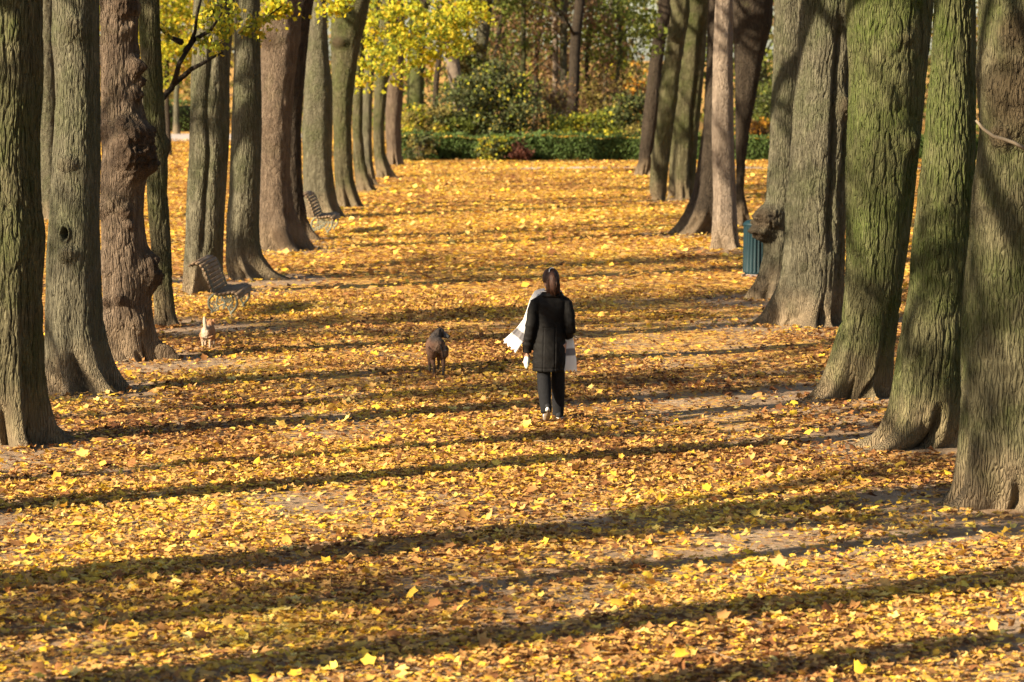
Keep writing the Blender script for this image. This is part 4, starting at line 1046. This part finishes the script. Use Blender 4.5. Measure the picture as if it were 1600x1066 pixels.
    w += np.where(arm, .006 * vnoise(X * 6, Y * 6, Z * 34 + 3 * X), 0)
    w += np.where(Z < .64, .004 * vnoise(X * 40, Y * 40, Z * 9), 0)
    back = (Y < 0) & (~arm)
    for sx in (-.095, .030):
        w -= np.where(back & (Z < 1.01), .0055 * np.exp(-((X - sx - .02 * (Z - .54)) / .006) ** 2), 0)
        w += np.where(back & (Z < 1.01), .0015 * np.exp(-((X - sx - .014 - .02 * (Z - .54)) / .007) ** 2), 0)
    w -= np.where(back & (np.abs(X + .03) < .075), .005 * np.exp(-((Z - 1.0) / .006) ** 2), 0)
    w -= .006 * np.exp(-((Z - .575) / .005) ** 2)
    co = co + no * w[:, None]; me.vertices.foreach_set("co", co.astype(np.float32).ravel()); me.update()
    # -- trousers
    TR = plain_noise_mat('black_trousers', (.006, .006, .007), (.011, .011, .013), 40, .9, .1, .002, .2)
    t = MB()
    t.tube([(0, 0, .88), (-.01, 0, .78), (-.012, 0, .70)], [.14, .15, .145], 28, ell=[(.76, 1.04)] * 3)
    t.tube([(-.078, 0, .78), (-.085, .005, .62), (-.085, .01, .48), (-.076, -.07, .30), (-.062, -.150, .17), (-.057, -.165, .115)], [.086, .082, .074, .068, .063, .060], 24)
    t.tube([(.062, .02, .78), (.068, .06, .62), (.070, .11, .46), (.076, .14, .30), (.074, .155, .12), (.074, .16, .055)], [.088, .082, .074, .070, .062, .060], 24)
    o = fuse(t, 'trousers', TR, root, .007, 3)
    furry(o, .006, 11)
    # -- shoes
    DK = plain_noise_mat('dark_canvas', (.012, .012, .014), (.03, .03, .034), 40); WH = plain_noise_mat('white_rubber', (.55, .52, .48), (.72, .70, .66), 30); SO = plain_noise_mat('worn_sole', (.20, .16, .12), (.32, .26, .20), 30)
    def shoe(loc, pitch, yaw):
        M = Matrix.Rotation(yaw, 3, 'Z') @ Matrix.Rotation(pitch, 3, 'X'); L = Vector(loc); T = lambda p: tuple(L + M @ Vector(p))
        s = MB(); s.tube([T(p) for p in ((0, -.13, .050), (0, -.10, .056), (0, -.03, .060), (0, .04, .048), (0, .09, .040), (0, .125, .034))], [.022, .036, .040, .040, .036, .018], 18, ell=[(1, 1)] * 6)
        s.tube([T((0, -.085, .06)), T((0, -.085, .105))], [.036, .034], 16)
        o = s.build('shoe', DK, root)
        V = []; 
        out = [(math.cos(a) * (.040 - .006 * (math.sin(a) < 0)), math.sin(a) * .138) for a in np.linspace(0, 2 * math.pi, 29)[:-1]]
        for (z, k) in ((.0, .98), (.006, 1.02), (.024, 1.02), (.030, .97)): V += [T((px * k, py * k, z)) for px, py in out]
        F = [(j * 28 + i, j * 28 + (i + 1) % 28, (j + 1) * 28 + (i + 1) % 28, (j + 1) * 28 + i) for j in range(3) for i in range(28)]
        m2 = MB().add(V, F); q = m2.build('sole_rim', WH, o)
        V2 = [T((px * .97, py * .97, -.003)) for px, py in out] + [T((0, 0, -.003))]; V2 += [T((px * .97, py * .97, .002)) for px, py in out]
        m3 = MB().add(V2, [(28, (i + 1) % 28, i, i) for i in range(28)] + [(i, (i + 1) % 28, 29 + (i + 1) % 28, 29 + i) for i in range(28)]); m3.build('sole', SO, o, False)
    shoe((-.052, -.135, .080), R(-36), R(4))
    shoe((.088, .215, .004), 0, R(-6))
    # -- hair
    HR = NT('brown_hair'); oo = HR.coord("Object", (1, 1, .12)); n_ = HR.noise(oo, 160, 3)
    HAIR = HR.fin(HR.ramp(n_, [(.3, (.012, .005, .003)), (.55, (.04, .016, .009)), (.75, (.10, .036, .016))]), .6, HR.bump(n_, .8, .006), .25)
    h = MB(); 
    V = []; F = []; nn = 40; mm = 26
    for i in range(mm + 1):
        ph = math.pi * .74 * i / mm
        for k in range(nn):
            th = 2 * math.pi * k / nn
            fr = max(0, math.sin(th)) ; lim = ph if fr < .25 else min(ph, math.pi * (.74 - .52 * min(1, (fr - .25) / .5)))
            sd = abs(math.cos(th)); lim = min(lim, math.pi * .60) if sd > .8 and fr <= .5 else lim
            r = .1055 * (1 + .012 * math.sin(th * 17 + ph * 3))
            V.append(H((math.sin(lim) * math.cos(th) * r * .84, math.sin(lim) * math.sin(th) * r * .98, math.cos(lim) * r * 1.13)))
    F = [(i * nn + k, (i + 1) * nn + k, (i + 1) * nn + (k + 1) % nn, i * nn + (k + 1) % nn) for i in range(mm) for k in range(nn)]
    h.add(V, F)
    rr = random.Random(4)
    pt = [Vector((.004, -.085, 1.575)), Vector((.010, -.118, 1.535)), Vector((.012, -.125, 1.46)), Vector((.012, -.120, 1.405)), Vector((.010, -.116, 1.365))]
    h.tube(pt, [.028, .040, .044, .034, .010], 18)
    for k in range(120):
        a = rr.uniform(0, 6.28); q = rr.uniform(.4, 1); sp_ = rr.uniform(.9, 1.35); e_ = rr.uniform(-.02, .03)
        off = [.026, .040, .046 * sp_, .040 * sp_, .030 * sp_]
        P = [p + Vector((math.cos(a) * o_ * q, math.sin(a) * o_ * q * .7, 0)) + Vector((rr.uniform(-.004, .004), 0, rr.uniform(-.03, 0) if j == 4 else 0)) for j, (p, o_) in enumerate(zip(pt, off))]
        h.tube(P, [.0035, .005, .005, .004, .001], 5)
    for k in range(26):   # loose locks beside the neck
        xx = rr.uniform(-.065, .080)
        P = [Vector((xx * .9, -.085, 1.50)), Vector((xx, -.098, 1.44)), Vector((xx * 1.02, -.100, 1.39)), Vector((xx + rr.uniform(-.01, .01), -.10, 1.37 - rr.uniform(0, .03)))]
        h.tube(P, [.010, .010, .007, .002], 6)
    ho = h.build('hair', HAIR, root)
    hb = MB(); hb.tube([(-.030, -.068, 1.582), (-.026, -.050, 1.605), (-.012, -.040, 1.620), (.008, -.038, 1.624), (.022, -.042, 1.620)], [.004, .005, .005, .005, .003], 8)
    hb.build('hair_band', plain_noise_mat('white_plastic', (.75, .74, .72), (.82, .81, .79), 5, .3), ho)
    # -- scarf
    SC = NT('white_scarf'); at_ = SC.new("ShaderNodeAttribute", attribute_name="col"); w_ = SC.coord("Object")
    wv = SC.noise(w_, 180, 2)
    SCM = SC.fin(at_.outputs["Color"], .9, SC.bump(wv, .4, .003), .1)
    V = []; F = []; C = []
    def strip_(pts, ws, normal, seed, bands):
        m = 60; n = 22; P = [Vector(p) for p in pts]; b0 = len(V)
        seg = np.linspace(0, 1, len(P))
        nv = Vector(normal).normalized()
        for i in range(m + 1):
            u = i / m; p = Vector([np.interp(u, seg, [q[j] for q in P]) for j in range(3)])
            p2 = Vector([np.interp(min(1, u + .06), seg, [q[j] for q in P]) for j in range(3)]); p1 = Vector([np.interp(max(0, u - .06), seg, [q[j] for q in P]) for j in range(3)])
            tt = (p2 - p1).normalized(); side = tt.cross(nv).normalized(); w = np.interp(u, seg, ws)
            for k in range(n + 1):
                s = k / n - .5; fold = .0022 * math.sin(s * 9 + seed + u * 3) + .0008 * math.sin(s * 23 + u * 5)
                endz = (0.010 * math.sin(k * 2.7) + .012 * math.sin(k * 1.1)) * (i == m)
                V.append(tuple(p + side * (s * w) + nv * fold + tt * endz))
                g = any(a < u < b_ for a, b_ in bands); C.append((.21, .20, .21) if g else (.80, .78, .76))
        for i in range(m):
            for k in range(n): a = b0 + i * (n + 1) + k; F.append((a, a + 1, a + n + 2, a + n + 1))
    strip_([(-.06, .115, 1.36), (-.145, .10, 1.335), (-.190, .04, 1.27), (-.222, .03, 1.17), (-.262, .02, 1.06), (-.310, .0, .97), (-.375, -.03, .885), (-.450, -.05, .80)], [.09, .10, .09, .085, .09, .125, .16, .19], (.1, -1, .1), .5, [(.74, .845)])
    strip_([(.04, .125, 1.36), (.09, .15, 1.30), (.13, .15, 1.20), (.150, .12, 1.05), (.168, .08, .92), (.182, .05, .78), (.192, .04, .65), (.196, .04, .535)], [.09, .10, .10, .10, .11, .13, .145, .15], (0, -1, 0), 2.1, [(.725, .81)])
    strip_([(-.08, .11, 1.36), (-.09, .02, 1.375), (-.06, -.06, 1.382), (.02, -.075, 1.384), (.08, -.02, 1.38), (.09, .05, 1.37), (.05, .12, 1.36)], [.05] * 7, (0, 0, 1), 1, [])
    s_o = mesh_np('scarf', V, np.array(F), SCM, root, True, {'col': ('POINT', C)})
    sm = s_o.modifiers.new('thick', 'SOLIDIFY'); sm.thickness = .006
    # bag held in the left hand
    m = MB(); m.ball((0, 0, 0), .05, (.62, .62, 1.45), 48)
    bo = m.build('plastic_bag', plain_noise_mat('pale_green_plastic', (.42, .58, .40), (.78, .82, .76), 9, .35, .3, .01, .5))
    me = bo.data; n = len(me.vertices); co = np.empty(n * 3, np.float32); me.vertices.foreach_get("co", co); co = co.reshape(-1, 3)
    rN = 1 + .30 * fbm(co[:, 0] * 28, co[:, 1] * 28, co[:, 2] * 22, 3); rN *= np.where(co[:, 2] > .03, 1 - .5 * (co[:, 2] - .03) / .045, 1)
    co[:, :2] *= rN[:, None]; co[:, 2] *= (1 + .1 * vnoise(co[:, 0] * 40, co[:, 1] * 40, 0)); me.vertices.foreach_set("co", co.ravel()); me.update()
    bo.location = (x - .268, y + .025, z0 + .648)
    tag(bo, 'crumpled pale green and white plastic bag in the left hand of the woman', 'bag')
woman()
